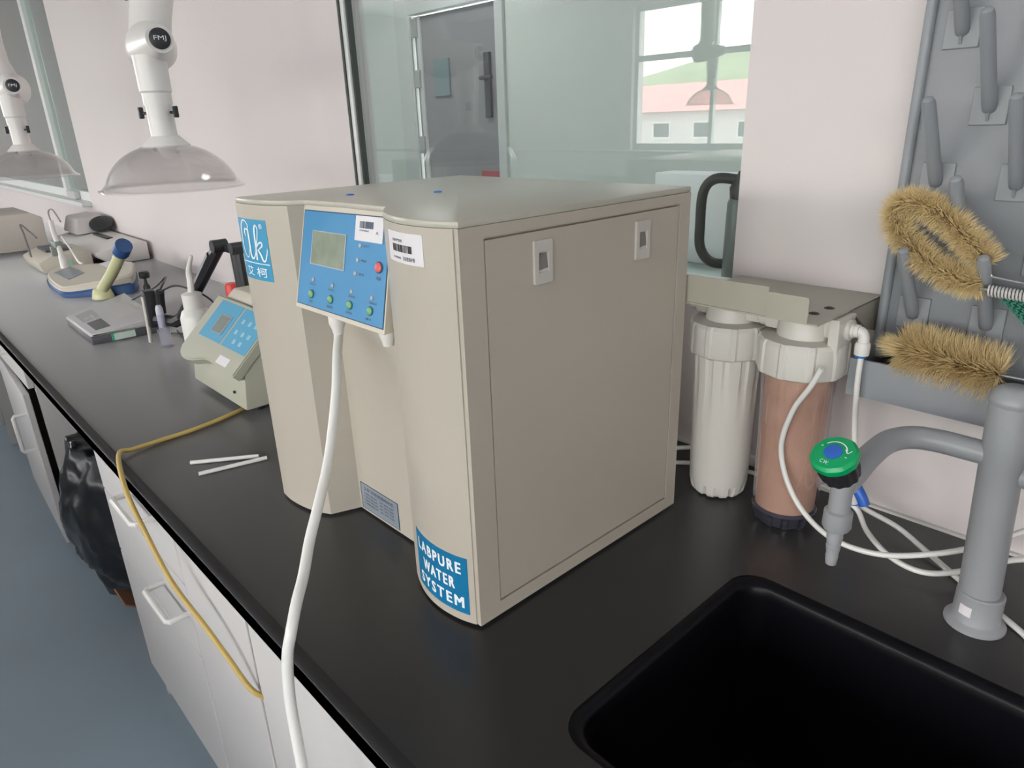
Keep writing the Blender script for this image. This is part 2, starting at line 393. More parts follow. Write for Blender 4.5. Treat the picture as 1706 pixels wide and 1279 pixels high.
# ------------------------------------------------------------------ outside
tag(obj('lawn', B((-80, 60, -90, RY0 - .3, -.6, -.5)), mat('pale_paving', (.42, .41, .40), .8)), 'pale paved yard outside the opposite windows', 'ground')['kind'] = 'structure'
def hill():
    bm = bmesh.new(); g = []
    for j in range(9):
        row = []
        for i in range(33):
            x = -90 + i * 5; t = j / 8; h = math.sin(math.pi * t) * (7 + 3 * noise.noise(Vector((x * .04, 3, 0)))) - .6
            row.append(bm.verts.new((x, -58 - 30 * t, h)))
        g.append(row)
    for j in range(8):
        for i in range(32): bm.faces.new([g[j][i], g[j][i + 1], g[j + 1][i + 1], g[j + 1][i]])
    return bm
tag(obj('hillside', hill(), GRASS, None, True), 'green wooded hillside far beyond the opposite windows', 'hill')['kind'] = 'structure'
for k, (x, y, w_, h_) in enumerate(((-42, -40, 16, 2.2), (-24, -36, 13, 2.0))):
    b = thing('building', ['long white building with red roof, farther left outside', 'white building with red roof outside the window, nearer one'][k], 'building', (x, y, -.5))
    obj('wall', B((-w_ / 2, w_ / 2, -3, 3, 0, h_)), CAB, b)
    obj('roof', poly_prism([(-3.5, h_), (3.5, h_), (0, h_ + 1.5)], -w_ / 2 - .5, w_ / 2 + .5, (), 'x'), ROOFR, b)
    for i in range(5):
        f = obj('window', B((-w_ / 2 + 1 + i * w_ / 5, -w_ / 2 + 2.2 + i * w_ / 5, 2.98, 3.06, .6, 1.5)), ALU, b)
        obj('pane', B((-w_ / 2 + 1.1 + i * w_ / 5, -w_ / 2 + 2.1 + i * w_ / 5, 3.06, 3.08, .7, 1.4)), GDRK, f)

# ================================================================== WORKTOP, SINK, CABINETS
BX0, BX1, BY0 = -5.2, 2.6, -.75
SX0, SX1, SY0, SY1, SR = .152, .66, -.615, -.263, .035
hole = rrect(SX0, SX1, SY0, SY1, SR, 8)
top = obj('worktop', poly_prism(rect(BX0, BX1, BY0, 0), BT - .025, BT, (hole,), 'z'), EPOXY)
tag(top, 'long black epoxy resin worktop running along the wall', 'worktop')
# raised marine edge along the front
def lipprofile():
    y = BY0
    return [(y, BT - .025), (y + .012, BT - .025), (y + .016, BT - .003), (y + .016, BT), (y + .012, BT + .0005), (y + .008, BT + .0025), (y + .004, BT + .003), (y + .001, BT + .0015), (y, BT - .003)]
obj('raised_edge', poly_prism(lipprofile(), BX0, BX1, (), 'x'), mat('black_epoxy_edge', (.018, .017, .019), .6, spec=.4), top, True, 50)
obj('backsplash_seal', B((BX0, BX1, -.006, 0, BT, BT + .004)), WPL, top)
# sink
sk = thing('sink', 'deep black rectangular sink bowl set into the worktop', 'sink', (0, 0, 0))
def sinkbowl():
    bm = bmesh.new(); rings = []
    for (o, z) in ((.0, BT - .001), (.004, BT - .0005), (.010, BT - .003), (.013, BT - .008), (.014, BT - .02), (.018, BT - .10), (.024, BT - .24), (.034, BT - .262), (.06, BT - .27), (.12, BT - .272)):
        rings.append([bm.verts.new((x, y, z)) for x, y in rrect(SX0 + o, SX1 - o, SY0 + o, SY1 - o, max(.012, SR - o * .3), 8)])
    for z, o in ((BT - .285, .11), (BT - .275, .034), (BT - .24, .02), (BT - .02, .004), (BT - .02, 0)):
        rings.append([bm.verts.new((x, y, z)) for x, y in rrect(SX0 + o, SX1 - o, SY0 + o, SY1 - o, SR, 8)])
    n = len(rings[0])
    for a, b in zip(rings, rings[1:]):
        for i in range(n): bm.faces.new([a[i], a[(i + 1) % n], b[(i + 1) % n], b[i]])
    return bm
bm = sinkbowl()
bm.faces.new([v for v in bm.verts][9 * 36:10 * 36])
obj('bowl', bm, SINKM, sk, True, 40)
obj('drain', lathe([(.001, 0), (.03, 0), (.032, .003), (.028, .004), (.022, .001), (.001, .001)], ((SX0 + SX1) / 2, (SY0 + SY1) / 2, BT - .271)), RIBD, sk, True)

def handle_bm(x0, x1, z, y, vertical=False, z1=None):
    if vertical: pts = [(x0, y, z), (x0, y - .032, z), (x0, y - .036, z + .006), (x0, y - .036, z1 - .006), (x0, y - .032, z1), (x0, y, z1)]
    else: pts = [(x0, y, z), (x0, y - .032, z), (x0 + .006, y - .036, z), (x1 - .006, y - .036, z), (x1, y - .032, z), (x1, y, z)]
    return tube(pts, .0055, 10, 1, False)
YF = -.70
CH = BT - .025
def cabinet(x0, x1, label, cols, doorangle=None):
    c = thing('base_cabinet', label, 'cabinet', (0, 0, 0))
    t = .018
    obj('side_panel', B((x0, x0 + t, YF, -.02, .0, CH)), CABG, c); obj('side_panel', B((x1 - t, x1, YF, -.02, .0, CH)), CABG, c)
    obj('back_panel', B((x0 + t, x1 - t, -.04, -.02, .1, CH)), CABG, c)
    obj('bottom_panel', B((x0 + t, x1 - t, YF, -.04, .10, .118)), CABG, c)
    obj('top_rail', B((x0 + t, x1 - t, YF, YF + .05, CH - .02, CH)), CABG, c)
    obj('toe_kick', B((x0 + t, x1 - t, YF + .05, YF + .066, 0, .10)), CABG, c)
    for (a, b, fronts) in cols:
        for (z0, z1, kind, h) in fronts:
            if kind == 'ajar':
                e = bpy.data.objects.new('door', None)
                dm = obj('door', B((0, b - a, -.018, 0, z0, z1), bev=.002), CAB, c)
                dm.location = (a, YF, 0); dm.rotation_euler = (0, 0, -math.radians(h))
                obj('handle', handle_bm(b - a - .06, 0, z1 - .20, -.018, True, z1 - .08), WPL, dm, True)
                bpy.data.objects.remove(e)
                continue
            dm = obj('drawer' if kind == 'drawer' else 'door', B((a + .002, b - .002, YF - .018, YF - .001, z0 + .002, z1 - .002), bev=.002), CAB, c)
            if kind == 'drawer': obj('handle', handle_bm((a + b) / 2 - h - .065, (a + b) / 2 - h + .065, (z0 + z1) / 2 + .01, YF - .018), WPL, dm, True)
            elif h is not None: obj('handle', handle_bm(h, 0, z1 - .18, YF - .018, True, z1 - .05), WPL, dm, True)
    return c
T0 = CH - .005
cabinet(-1.15, -.0, 'white cabinet with three drawers under the purifier end of the worktop', [(-1.15, -.64, [(.60, T0, 'drawer', -.09 + .0), (.44, .60, 'drawer', -.17 + .0), (.10, .44, 'door', None)]), (-.64, -.353, [(.10, T0, 'door', None)]), (-.347, -.0, [(.10, T0, 'door', None)])])
cabinet(.003, 1.1, 'white cabinet below the sink', [(.003, .55, [(.10, T0, 'door', .50)]), (.55, 1.1, [(.10, T0, 'door', .6)])])
cabinet(-2.55, -1.93, 'white cabinet with its door standing ajar beside the black bag', [(-2.55, -1.93, [(.63, T0, 'drawer', -.05), (.10, .62, 'ajar', 1.8)])])
cabinet(-4.2, -3.27, 'farthest white cabinet under the left end of the worktop', [(-4.2, -3.27, [(.63, T0, 'drawer', 0), (.10, .62, 'door', -3.34)])])

# bin bag and brown box in the knee gap
def bag():
    bm = bmesh.new(); bmesh.ops.create_icosphere(bm, subdivisions=5, radius=1)
    for v in bm.verts:
        p = v.co.copy(); s = 1 + .10 * noise.noise(p * 3) + .05 * noise.noise(p * 9) + .03 * noise.noise(p * 18)
        v.co = Vector((p.x * .205 * s, p.y * .19 * s, max(-.26, p.z * .31 * s) if p.z < 0 else min(.245 + .02 * noise.noise(p * 6), p.z * .33 * s)))
    bmesh.ops.translate(bm, verts=bm.verts, vec=(-1.695, -.56, .262)); return bm
tag(obj('bin_bag', bag(), BAGM, None, True, 60), 'black plastic bin bag slumped in the gap between two white cabinets', 'bag')
bx = thing('cardboard_box', 'small brown cardboard box on the floor beside the near cabinet', 'box', (-1.415, -.60, 0))
obj('carton', B((-.05, .05, -.07, .07, 0, .12), bev=.002), BROWN, bx)
obj('flap', hexa([(-.05, -.072, .12), (.05, -.072, .12), (.05, -.068, .124), (-.05, -.068, .124), (-.05, -.11, .15), (.05, -.11, .15), (.05, -.107, .153), (-.05, -.107, .153)]), BROWN, bx)

# ================================================================== WATER PURIFIER
pu = thing('water_purifier', 'big beige laboratory water purifier with blue control panel on the worktop', 'water purifier', (0, 0, 0))
def spl(pts, n=5): return [(p.x, p.y) for p in smooth_path([(a, b, 0) for a, b in pts], n)]
right_front = spl([(0, -.573), (-.03, -.583), (-.065, -.586), (-.10, -.580), (-.135, -.565), (-.160, -.547)])
left_front = spl([(-.345, -.570), (-.370, -.582), (-.400, -.589), (-.430, -.5915), (-.457, -.5895)])
YB = -.197
prof = [(-.006, YB)] + [(min(x, -.006), y) for x, y in right_front] + [(-.168, -.536), (-.170, -.526), (-.330, -.527), (-.338, -.550)] + left_front + [(-.457, YB)]
obj('body', poly_prism(prof, BT + .004, 1.250, (), 'z'), BEIGE, pu, True, 28)
topo = [(0, YB)] + right_front + [(-.168, -.539), (-.25, -.543), (-.333, -.552)] + left_front + [(-.457, YB)]
obj('top_panel', poly_prism(topo, 1.250, 1.257, (), 'z', .0018), BEIGET, pu, True, 28)
for x, y in ((-.05, -.5), (-.44, -.5), (-.05, -.25), (-.44, -.25)): obj('foot', lathe([(.018, 0), (.018, .0045)], (x, y, BT)), BLK, pu, True)
# side frame with recessed door
obj('side_frame', poly_prism(rect(-.5735, YB, BT + .004, 1.250), -.0065, 0, (rect(-.543, -.219, .822, 1.238),), 'x'), BEIGE, pu)
sd = obj('side_door', poly_prism(rect(-.5412, -.2205, .8235, 1.2355), -.0065, -.0008, (), 'x', .0008), BEIGE, pu)
for yc in (-.464, -.2955):
    la = obj('latch', poly_prism(rrect(yc - .0135, yc + .0135, 1.181, 1.2265, .0015, 2), -.001, .0022, (rect(yc - .007, yc + .007, 1.193, 1.214),), 'x', .0005), LATCH, sd)
    obj('finger_slot', hexa([(-.0002, yc - .007, 1.193), (.0012, yc + .007, 1.193), (.0012, yc + .0065, 1.1925), (-.0002, yc - .0065, 1.1925), (-.0004, yc - .007, 1.214), (-.0004, yc + .007, 1.214), (-.0006, yc + .007, 1.2145), (-.0006, yc - .007, 1.2145)]), LATCH, la)
    obj('finger_slot', hexa([(-.001, yc - .007, 1.193), (.001, yc - .007, 1.197), (.001, yc + .007, 1.197), (-.001, yc + .007, 1.193), (-.001, yc - .007, 1.214), (-.0005, yc - .007, 1.214), (-.0005, yc + .007, 1.214), (-.001, yc + .007, 1.214)]), mat('latch_recess', (.22, .20, .19), .6) if yc < -.4 else bpy.data.materials['latch_recess'], la)
# control housing between the towers
TL, TR, BR, BL = (-.338, -.5495, 1.2515), (-.1625, -.5335, 1.2525), (-.1610, -.5625, 1.1145), (-.340, -.5800, 1.1235)
hs = obj('control_housing', bevel_all(hexa([BL, BR, (-.165, -.50, 1.121), (-.335, -.50, 1.127), TL, TR, (-.165, -.50, 1.252), (-.335, -.50, 1.252)]), .0012), BEIGEL, pu)
fh = quadmap(TL, TR, BR, BL)
cp = obj('control_panel', patch(fh, .028, .985, .055, .935, .0009), BLUE, pu)
obj('border', patch(fh, .020, .992, .045, .945, .0005), DARKB, cp)
def fc(u, v, w=0): return fh(.028 + .957 * u, .055 + .88 * v, w)
fc.n = fh.n
dsp = obj('display', patch(fc, .135, .53, .455, .795, .0014), LCD, cp)
def ringframe(f, u0, u1, v0, v1, t, w):
    bm = patch(f, u0 - t, u1 + t, v1, v1 + t, w); merge(bm, patch(f, u0 - t, u1 + t, v0 - t, v0, w))
    merge(bm, patch(f, u0 - t, u0, v0, v1, w)); return merge(bm, patch(f, u1, u1 + t, v0, v1, w))
obj('bezel', ringframe(fc, .135, .53, .455, .795, .010, .0017), PLATE, dsp)
def disc(f, u, v, r, w, seg=20): return lathe([(r, 0), (r, w), (r * .8, w + .0004)], f(u, v, .0006), f.n, seg)
for i, u in enumerate((.169, .407, .633, .86)):
    obj('button', disc(fc, u, .128, .0055, .0015), GRNR, cp, True); b = cp.children[-1]
    obj('button_face', disc(fc, u, .128, .0043, .0022), GRN, b, True)
    obj('indicator', disc(fc, u + .01, .285 - .01 * i, .0026, .0010), LED, cp, True)
for (u, v) in ((.701, .72), (.684, .581), (.668, .447)): obj('indicator', disc(fc, u, v, .0026, .0010), LED, cp, True)
rb = obj('button', disc(fc, .922, .549, .0068, .0014), DARKB, cp, True); lab(rb, 'red round power button'); obj('button_face', disc(fc, .922, .549, .0056, .0024), RED, rb, True)
obj('lettering', lines_bm([('\u5f00\u673a', .145, .195, .035, .065), ('\u5236\u6c34', .37, .44, .035, .065), ('\u51b2\u6d17', .595, .665, .035, .065), ('\u53d6\u6c34', .82, .885, .035, .06),
    ('\u6307\u793a\u706f', .14, .22, .225, .25), ('\u6c34\u8d28\u706f', .37, .45, .215, .24), ('\u6ee1\u6c34\u706f', .61, .69, .205, .23), ('\u7f3a\u6c34\u706f', .845, .93, .195, .22),
    ('\u8fd0\u884c', .735, .80, .71, .735), ('\u5236\u6c34', .72, .785, .57, .595), ('\u62a5\u8b66', .705, .77, .435, .46), ('\u7535\u6e90', .90, .95, .43, .465)], fc, .0013), INK, cp)
st = obj('barcode_label', patch(fc, .64, .945, .765, 1.0, .0022, .0008), PAPER, cp)
obj('barcode', merge(barcode_bm(fc, .69, .84, .885, .95, .0025, 5), lines_bm([('C0048467', .69, .80, .855, .872), ('A', .87, .90, .84, .87)], fc, .0025)), INK, st)
# nozzles under the housing
for (x, y) in ((-.268, -.562), (-.176, -.548)):
    obj('outlet_nozzle', lathe([(.0095, 0), (.0105, -.002), (.0105, -.012), (.0075, -.020), (.0065, -.026)], (x, y, 1.1225)), WPL, pu, True)
# towers: mapped curved fronts
def towermap(front, off=0):
    L = [0]
    for a, b in zip(front, front[1:]): L.append(L[-1] + math.hypot(b[0] - a[0], b[1] - a[1]))
    def f(s, z, w=0):      # s metres along the front from its first point, z height
        s = max(0, min(L[-1] - 1e-6, s)); i = max(k for k in range(len(L) - 1) if L[k] <= s)
        t = (s - L[i]) / (L[i + 1] - L[i]); a, b = front[i], front[i + 1]
        n = Vector((b[1] - a[1], -(b[0] - a[0]))).normalized()
        if n.y > 0: n = -n
        return Vector((a[0] + (b[0] - a[0]) * t + n.x * w, a[1] + (b[1] - a[1]) * t + n.y * w, z))
    f.L = L[-1]; return f
fr = towermap(right_front[::-1])      # s from the inner (left) edge to the outer right corner
fl = towermap(left_front[::-1])       # s from the outer left edge to the inner corner
def unit(f, s0, s1, z0, z1):
    def g(u, v, w=0): return f(s0 + (s1 - s0) * u, z0 + (z1 - z0) * v, w)
    return g
# big word sticker, low on the right tower
gw = unit(fr, fr.L - .112, fr.L - .014, .8150, .8905)
stw = obj('word_sticker', patch(gw, 0, 1, 0, 1, .0005, nu=14), BLUES, pu); lab(stw, 'bright blue sticker with white words at the foot of the right tower')
lw_ = bmesh.new()
for du in (0, .008, .016):
    for dv in (0, .012): merge(lw_, lines_bm([('LABPURE', .09 + du, .90 + du, .70 + dv, .89 + dv), ('WATER', .21 + du, .80 + du, .40 + dv, .59 + dv), ('SYSTEM', .11 + du, .92 + du, .10 + dv, .29 + dv)], gw, .0009 + du * .004 + dv * .002, 2, 0))
obj('lettering', lw_, WHI, stw)
# white barcode sticker high on the right tower
gb = unit(fr, fr.L - .110, fr.L - .042, 1.2120, 1.2425)
stb = obj('barcode_label', patch(gb, 0, 1, 0, 1, .0006, nu=10), PAPER, pu)
obj('barcode', merge(barcode_bm(gb, .20, .76, .36, .60, .0009, 9), lines_bm([('\u8bbe\u5907\u8d44\u4ea7\u7ba1\u7406', .20, .52, .68, .78), ('CH0048468', .20, .45, .13, .20), ('\u5b9e\u9a8c\u5ba4\u4fdd\u62a4\u7ba1', .52, .82, .10, .24)], gb, .0009)), BLACKI, stb)
# script logo sticker on the left tower
gl = unit(fl, .002, .076, 1.1500, 1.2310)
stl = obj('logo_sticker', patch(gl, 0, 1, 0, 1, .0005, nu=10), BLUEL, pu); lab(stl, 'blue sticker with white script logo on the left tower')
lg = bmesh.new()
def gk(u, v, w=0): return gl(.06 + .88 * u, .30 + .68 * v, w)
for pts, wd in (([(.28, .60), (.24, .68), (.28, .78), (.38, .78), (.42, .88), (.34, .97), (.22, .98), (.10, .84), (.06, .55), (.08, .26), (.18, .10), (.28, .12), (.36, .30)], (.02, .05, .03, .03, .04, .06, .04, .03, .02)),
                ([(.40, .78), (.40, .40), (.40, .16), (.46, .08), (.56, .16), (.64, .30)], (.06, .07, .06, .03, .02)),
                ([(.52, .10), (.62, .30), (.74, .62), (.78, .82), (.72, .90), (.66, .76), (.64, .44), (.62, .06)], (.015, .03, .03, .03, .05, .06, .06)),
                ([(.64, .34), (.74, .46), (.84, .50), (.86, .42), (.72, .32)], (.02, .04, .05, .02)),
                ([(.70, .32), (.78, .20), (.84, .06), (.92, .08), (1.0, .26), (1.02, .36)], (.05, .06, .04, .03, .015))):
    merge(lg, ribbon(pts, wd, gk, .0009))
merge(lg, patch(gl, .04, .96, .275, .29, .0009, .0002))
merge(lg, lines_bm([('\u827e', .14, .42, .06, .22), ('\u67ef', .52, .86, .06, .22)], gl, .0009, 1))
merge(lg, lines_bm([('\u00ae', .80, .90, .86, .94)], gl, .0009))
obj('lettering', lg, WHI, stl)
# metal name plate low in the recess
gn = quadmap((-.3225, -.5268, .8500), (-.2290, -.5263, .8500), (-.2290, -.5263, .8085), (-.3225, -.5268, .8085))
npl = obj('nameplate', patch(gn, 0, 1, 0, 1, .0008), PLATE, pu)
obj('border', ringframe(gn, .0, 1, 0, 1, .012, .0010), DARKB, npl)
obj('lettering', lines_bm([('\u827e\u67ef \u5b9e\u9a8c\u5ba4\u8d85\u7eaf\u6c34\u673a', .08, .90, .76, .90)] + [('\u4ea7\u54c1\u578b\u53f7 \u7535\u538b 220V', .07, .45, .60 - k * .13, .68 - k * .13) for k in range(4)] + [('\u51fa\u5382\u7f16\u53f7 \u65e5\u671f', .52, .88, .60 - k * .13, .68 - k * .13) for k in range(4)], gn, .0012), INK, npl)
for (x, y) in ((-.324, -.491), (-.246, -.407)): obj('screw_cap', lathe([(.0055, 0), (.0055, .0008), (.004, .0016)], (x, y, 1.257), seg=14), BLUEC, pu, True)

# white hose hanging from the first outlet over the worktop edge to the floor
hose = tube([(-.268, -.562, 1.105), (-.266, -.564, 1.092), (-.240, -.583, 1.076), (-.207, -.607, 1.048), (-.176, -.635, 1.012), (-.150, -.66, .985), (-.122, -.69, .96), (-.105, -.712, .937), (-.080, -.735, .918), (-.060, -.755, .905), (-.048, -.770, .885), (-.050, -.776, .862), (-.053, -.779, .829), (-.053, -.781, .792), (-.042, -.785, .722), (-.03, -.79, .64), (0, -.80, .45), (.02, -.82, .2), (.03, -.86, .05), (.06, -.93, .010), (.16, -1.0, .010)], .0058, 12)
HOSE_PLACE = True
tag(obj('drain_hose', hose, WTUBE, None, True, 60), 'white plastic hose hanging from the purifier outlet over the worktop edge', 'hose')

# ================================================================== FILTERS AND BRACKET
bk = thing('filter_bracket', 'beige folded metal bracket holding the two water filters', 'bracket', (0, 0, 0))
obj('front_flange', B((-.03, .112, -.191, -.189, 1.108, 1.144)), BRKT, bk)
obj('end_tab', poly_prism(rrect(.112, .164, 1.107, 1.139, .003, 3), -.1945, -.1925, (), 'y'), BRKT, bk)
obj('top_plate', B((-.03, .176, -.193, -.003, 1.1065, 1.1085)), BRKT, bk)
obj('rear_flange', B((.10, .178, -.0035, -.0015, 1.06, 1.1085)), BRKT, bk)
obj('end_flange', poly_prism([(-.10, 1.1075), (-.0035, 1.1075), (-.0035, 1.06), (-.04, 1.07)], .174, .176, (), 'x'), BRKT, bk)
for (x, y) in ((.150, -.146), (.153, -.110), (.03, -.14), (.03, -.10)): obj('screw', merge(lathe([(.0035, 0), (.0032, .0016)], (x, y, 1.1085), seg=12), lathe([(.0065, 0), (.0062, .0006)], (x, y, 1.1085), seg=16)), SCR, bk, True)
def capribs(a, r, h): return r * (1 + (.035 if math.cos(a * 10) > .55 else 0)) if r > .045 else r
def filt(name, label, x, y, kind):
    f = thing(name, label, 'water filter', (x, y, 0))
    zc = 1.025
    def flutes(a, r, h):
        t = max(0, min(1, (h - .93) / .09)); b = max(0, 1 - (h - .803) / .02) if h < .823 else 0
        return r * (1 - .07 * t * (math.cos(a * 12) > .1) - .10 * b * (math.cos(a * 12) > .2))
    body = lathe([(.030, .804), (.036, .803), (.040, .808), (.0425, .822), (.043, .84), (.0445, .92), (.0455, .95), (.046, .98), (.0475, 1.01), (.0475, zc)], seg=96, ribs=flutes)
    if kind == 'white':
        obj('housing', body, FILT, f, True, 25)
    else:
        obj('resin_cartridge', lathe([(.030, .814), (.038, .816), (.039, .822), (.0415, .93), (.042, 1.0), (.042, 1.02)], seg=48), RESIN, f, True)
        obj('housing', body, BOWL, f, True, 25)
        obj('ribbed_base', lathe([(.028, .802), (.036, .801), (.041, .806), (.0432, .814), (.0432, .822), (.0395, .826), (.0395, .81), (.03, .81)], seg=96, ribs=lambda a, r, h: r * (1 - .10 * (math.cos(a * 12) > .2)) if h < .82 and r > .039 else r), RIBD, f, True, 25)
    obj('cap', lathe([(.046, zc - .004), (.0535, zc), (.055, zc + .004), (.0545, zc + .040), (.052, zc + .045), (.034, zc + .047)], seg=120, ribs=capribs), FILT, f, True, 25)
    obj('head', merge(lathe([(.034, zc + .045), (.033, zc + .068), (.026, zc + .0805)], seg=32), B((-.05, .052, -.014, .014, zc + .050, zc + .0795), bev=.005)), FILT, f, True)
    for s in (-1, 1):
        obj('port', lathe([(.013, 0), (.013, .010), (.009, .011), (.009, .014)], (s * .048, 0, zc + .063), (s, 0, 0), 20), FILT, f, True)
    return f
filt('filter_housing', 'opaque white filter housing next to the purifier', .018, -.108, 'white')
f2 = filt('filter_housing', 'clear filter housing with tan filling and white cap', .129, -.118, 'clear')
obj('bracket_arm', bevel_all(hexa([(.040, -.02, 1.04), (.052, -.02, 1.04), (.052, .012, 1.04), (.040, .012, 1.04), (.040, -.03, 1.105), (.054, -.03, 1.105), (.054, .02, 1.105), (.040, .02, 1.105)]), .002), FILT, f2)
# tubes
el = thing('elbow_fitting', 'white push-fit elbow with blue ring at the right side of the clear filter', 'fitting', (.193, -.118, 1.088))
el.location = (0, 0, 0)
XE, YE = .198, -.118
obj('elbow_body', merge(merge(tube([(XE - .008, YE, 1.088), (XE, YE, 1.088), (XE + .004, YE, 1.082), (XE + .004, YE, 1.070)], .0065, 14, 3), lathe([(.0085, 0), (.009, .012), (.0075, .016)], (XE + .004, YE, 1.060))), lathe([(.008, 0), (.008, .008)], (XE - .010, YE, 1.088), (1, 0, 0))), WPL, el, True)
obj('collar', lathe([(.0062, 0), (.0062, .004)], (XE + .004, YE, 1.0565)), BLUEC, el, True)
TR_ = .0035
tubes = [
 ('supply_tube', [(XE + .004, YE, 1.0562), (XE + .0045, YE, 1.02), (.205, -.112, .96), (.210, -.102, .905), (.212, -.098, .872)], 'straight white tube running down from the elbow to the small valve'),
 ('loop_tube', [(.178, -.170, 1.05), (.166, -.168, 1.022), (.147, -.165, .985), (.137, -.165, .935), (.150, -.168, .890), (.180, -.172, .853), (.225, -.180, .836), (.280, -.176, .838), (.330, -.140, .846), (.366, -.100, .856), (.410, -.060, .880), (.47, -.06, .89)], 'white tube making the wide loop in front of the clear filter'),
 ('coiled_tube', [(.212, -.0975, .846), (.222, -.098, .838), (.243, -.118, .8255), (.280, -.140, .817), (.318, -.143, .815), (.349, -.117, .818), (.390, -.065, .828), (.44, -.04, .84)], 'lower white tube curving behind the grey tap column'),
 ('waste_tube', [(.214, -.0905, .846), (.226, -.080, .835), (.262, -.066, .818), (.300, -.080, .8085), (.345, -.108, .8045), (.392, -.143, .8042), (.430, -.170, .8042), (.445, -.19, .8042)], 'white tube lying diagonally on the worktop behind the tap base'),
]
for nm, pts, lb in tubes: tag(obj(nm, tube(pts, TR_, 10), WTUBE, None, True, 60), lb, 'tube')
for z, lb in ((.834, 'lower white tube behind the opaque white filter'), (.806, 'upper white tube running behind the filters')):
    pass
tag(obj('feed_tube', tube([(-.09, -.13, .838), (-.05, -.085, .839), (-.015, -.050, .839), (.03, -.044, .838), (.08, -.045, .835), (.16, -.05, .832), (.19, -.07, .84), (.205, -.094, .855)], TR_, 10), WTUBE, None, True, 60), 'white tube passing behind both filters to the purifier', 'tube')
tag(obj('return_tube', tube([(-.09, -.12, .812), (-.055, -.075, .8055), (-.015, -.044, .8042), (.06, -.030, .8042), (.12, -.03, .808)], TR_, 10), WTUBE, None, True, 60), 'white tube lying on the worktop behind the opaque filter', 'tube')
bv = thing('ball_valve', 'small white valve with a blue lever below the green tap knob', 'valve', (0, 0, 0))
obj('valve_body', merge(lathe([(.0065, 0), (.0075, .003), (.0075, .02), (.0065, .024)], (.212, -.098, .849)), tube([(.212, -.098, .861), (.225, -.100, .863)], .006, 12, 1, False)), WPL, bv, True)
obj('lever', tube([(.213, -.108, .886), (.217, -.109, .880), (.226, -.110, .868), (.231, -.110, .858)], .0072, 12, 3, True), BLUEK, bv, True)
obj('collar', lathe([(.006, 0), (.006, .0025)], (.213, -.096, .8465)), BLUEC, bv, True)

# ================================================================== LAB TAP
def tapvalve(t, x, y, z, knob=True):
    """outlet body with knob: x,y,z = centre of the body axis at arm height"""
    obj('outlet_body', lathe([(.0105, 0), (.0105, -.034), (.0135, -.036), (.0140, -.052), (.0120, -.056)], (x, y, z + .006), seg=28), GREY, t, True)
    obj('spout_nozzle', lathe([(.0085, 0), (.0075, -.008), (.0080, -.009), (.0066, -.019), (.0072, -.020), (.0058, -.031), (.0063, -.032), (.0052, -.042)], (x, y, z - .050), seg=24), GREY, t, True)
    a = Vector((-.12, -.50, .86)).normalized(); p = Vector((x, y, z + .004))
    obj('valve_stem', lathe([(.0105, -.004), (.0105, .010)], p, a), GREY, t, True)
    kb = obj('knob_grip', lathe([(.012, .006), (.0175, .010), (.0195, .022), (.0195, .034)], p, a, 64, lambda aa, r, h: r * (1 + .035 * math.cos(aa * 12))), BLK, t, True)
    k2 = obj('knob_cap', lathe([(.0215, .033), (.0225, .036), (.0222, .040), (.0195, .043), (.001, .0445)], p, a, 64, lambda aa, r, h: r * (1 + .012 * math.cos(aa * 10)) if r > .015 else r), GRNK, t, True)
    lab(k2, 'bright green knob cap'); lab(kb, 'black ribbed knob grip')
    obj('centre_disc', lathe([(.0085, .0425), (.0085, .0450), (.007, .0455)], p, a), BLUEK, k2, True)
    R = frame_from(a); u = R @ Vector((1, 0, 0)); v = R @ Vector((0, 1, 0))
    if v.z < 0: v = -v; 
    if u.x < 0: u = -u
    def g(s, q, w=0):
        rr = math.hypot(s, q); hh = .0445 - .0015 * rr / .0195
        return p + a * (hh + .0008 + w) + u * s + v * q
    bm = ribbon([(.0125 * math.cos(math.radians(d)), .0125 * math.sin(math.radians(d))) for d in range(150, 20, -15)], (.0012, .0012), g, 0)
    merge(bm, ribbon([(.0085, .0075), (.0125, .0045), (.0145, .0085)], (.0010, .0010), g, 0))
    merge(bm, text_bm('C.W.', g, -.0045, .0045, -.0155, -.0115, 0)); merge(bm, text_bm('+', g, -.0145, -.0120, .001, .0035, 0)); merge(bm, text_bm('-', g, .0130, .0150, -.001, 0, 0))
    obj('lettering', bm, WHI, k2)
tp = thing('lab_tap', 'grey coated laboratory tap with green-capped knob behind the sink', 'tap', (0, 0, 0))
cxy = (.3845, -.1770)
obj('base_flange', lathe([(.0300, 0), (.0300, .003), (.0285, .005), (.025, .007), (.0232, .010), (.0230, .040), (.0215, .042)], (*cxy, BT), seg=40), GREY, tp, True)
obj('column', lathe([(.0200, .04), (.0196, .262)], (cxy[0], cxy[1], BT), (-.05, 0, 1), 32), GREY, tp, True)
ctop = (cxy[0] - .0125, cxy[1], 1.062)
obj('column_cap', lathe([(.0180, -.006), (.0215, 0), (.0215, .004), (.0160, .014), (.0100, .017)], ctop, seg=12), GREY, tp, True)
obj('side_arm', tube([(.374, -.177, 1.001), (.345, -.181, 1.003), (.315, -.187, 1.005), (.293, -.200, 1.006), (.280, -.225, 1.005), (.2765, -.262, 1.001), (.277, -.300, .996), (.278, -.326, .993)], .0125, 16), GREY, tp, True)
obj('side_arm', tube([(.374, -.177, .985), (.405, -.170, .985), (.44, -.165, .987), (.475, -.175, .988), (.495, -.200, .988), (.50, -.24, .988), (.50, -.29, .988), (.50, -.30, .985)], .0125, 16), GREY, tp, True)
tapvalve(tp, .278, -.330, .995)
tapvalve(tp, .50, -.305, .985)
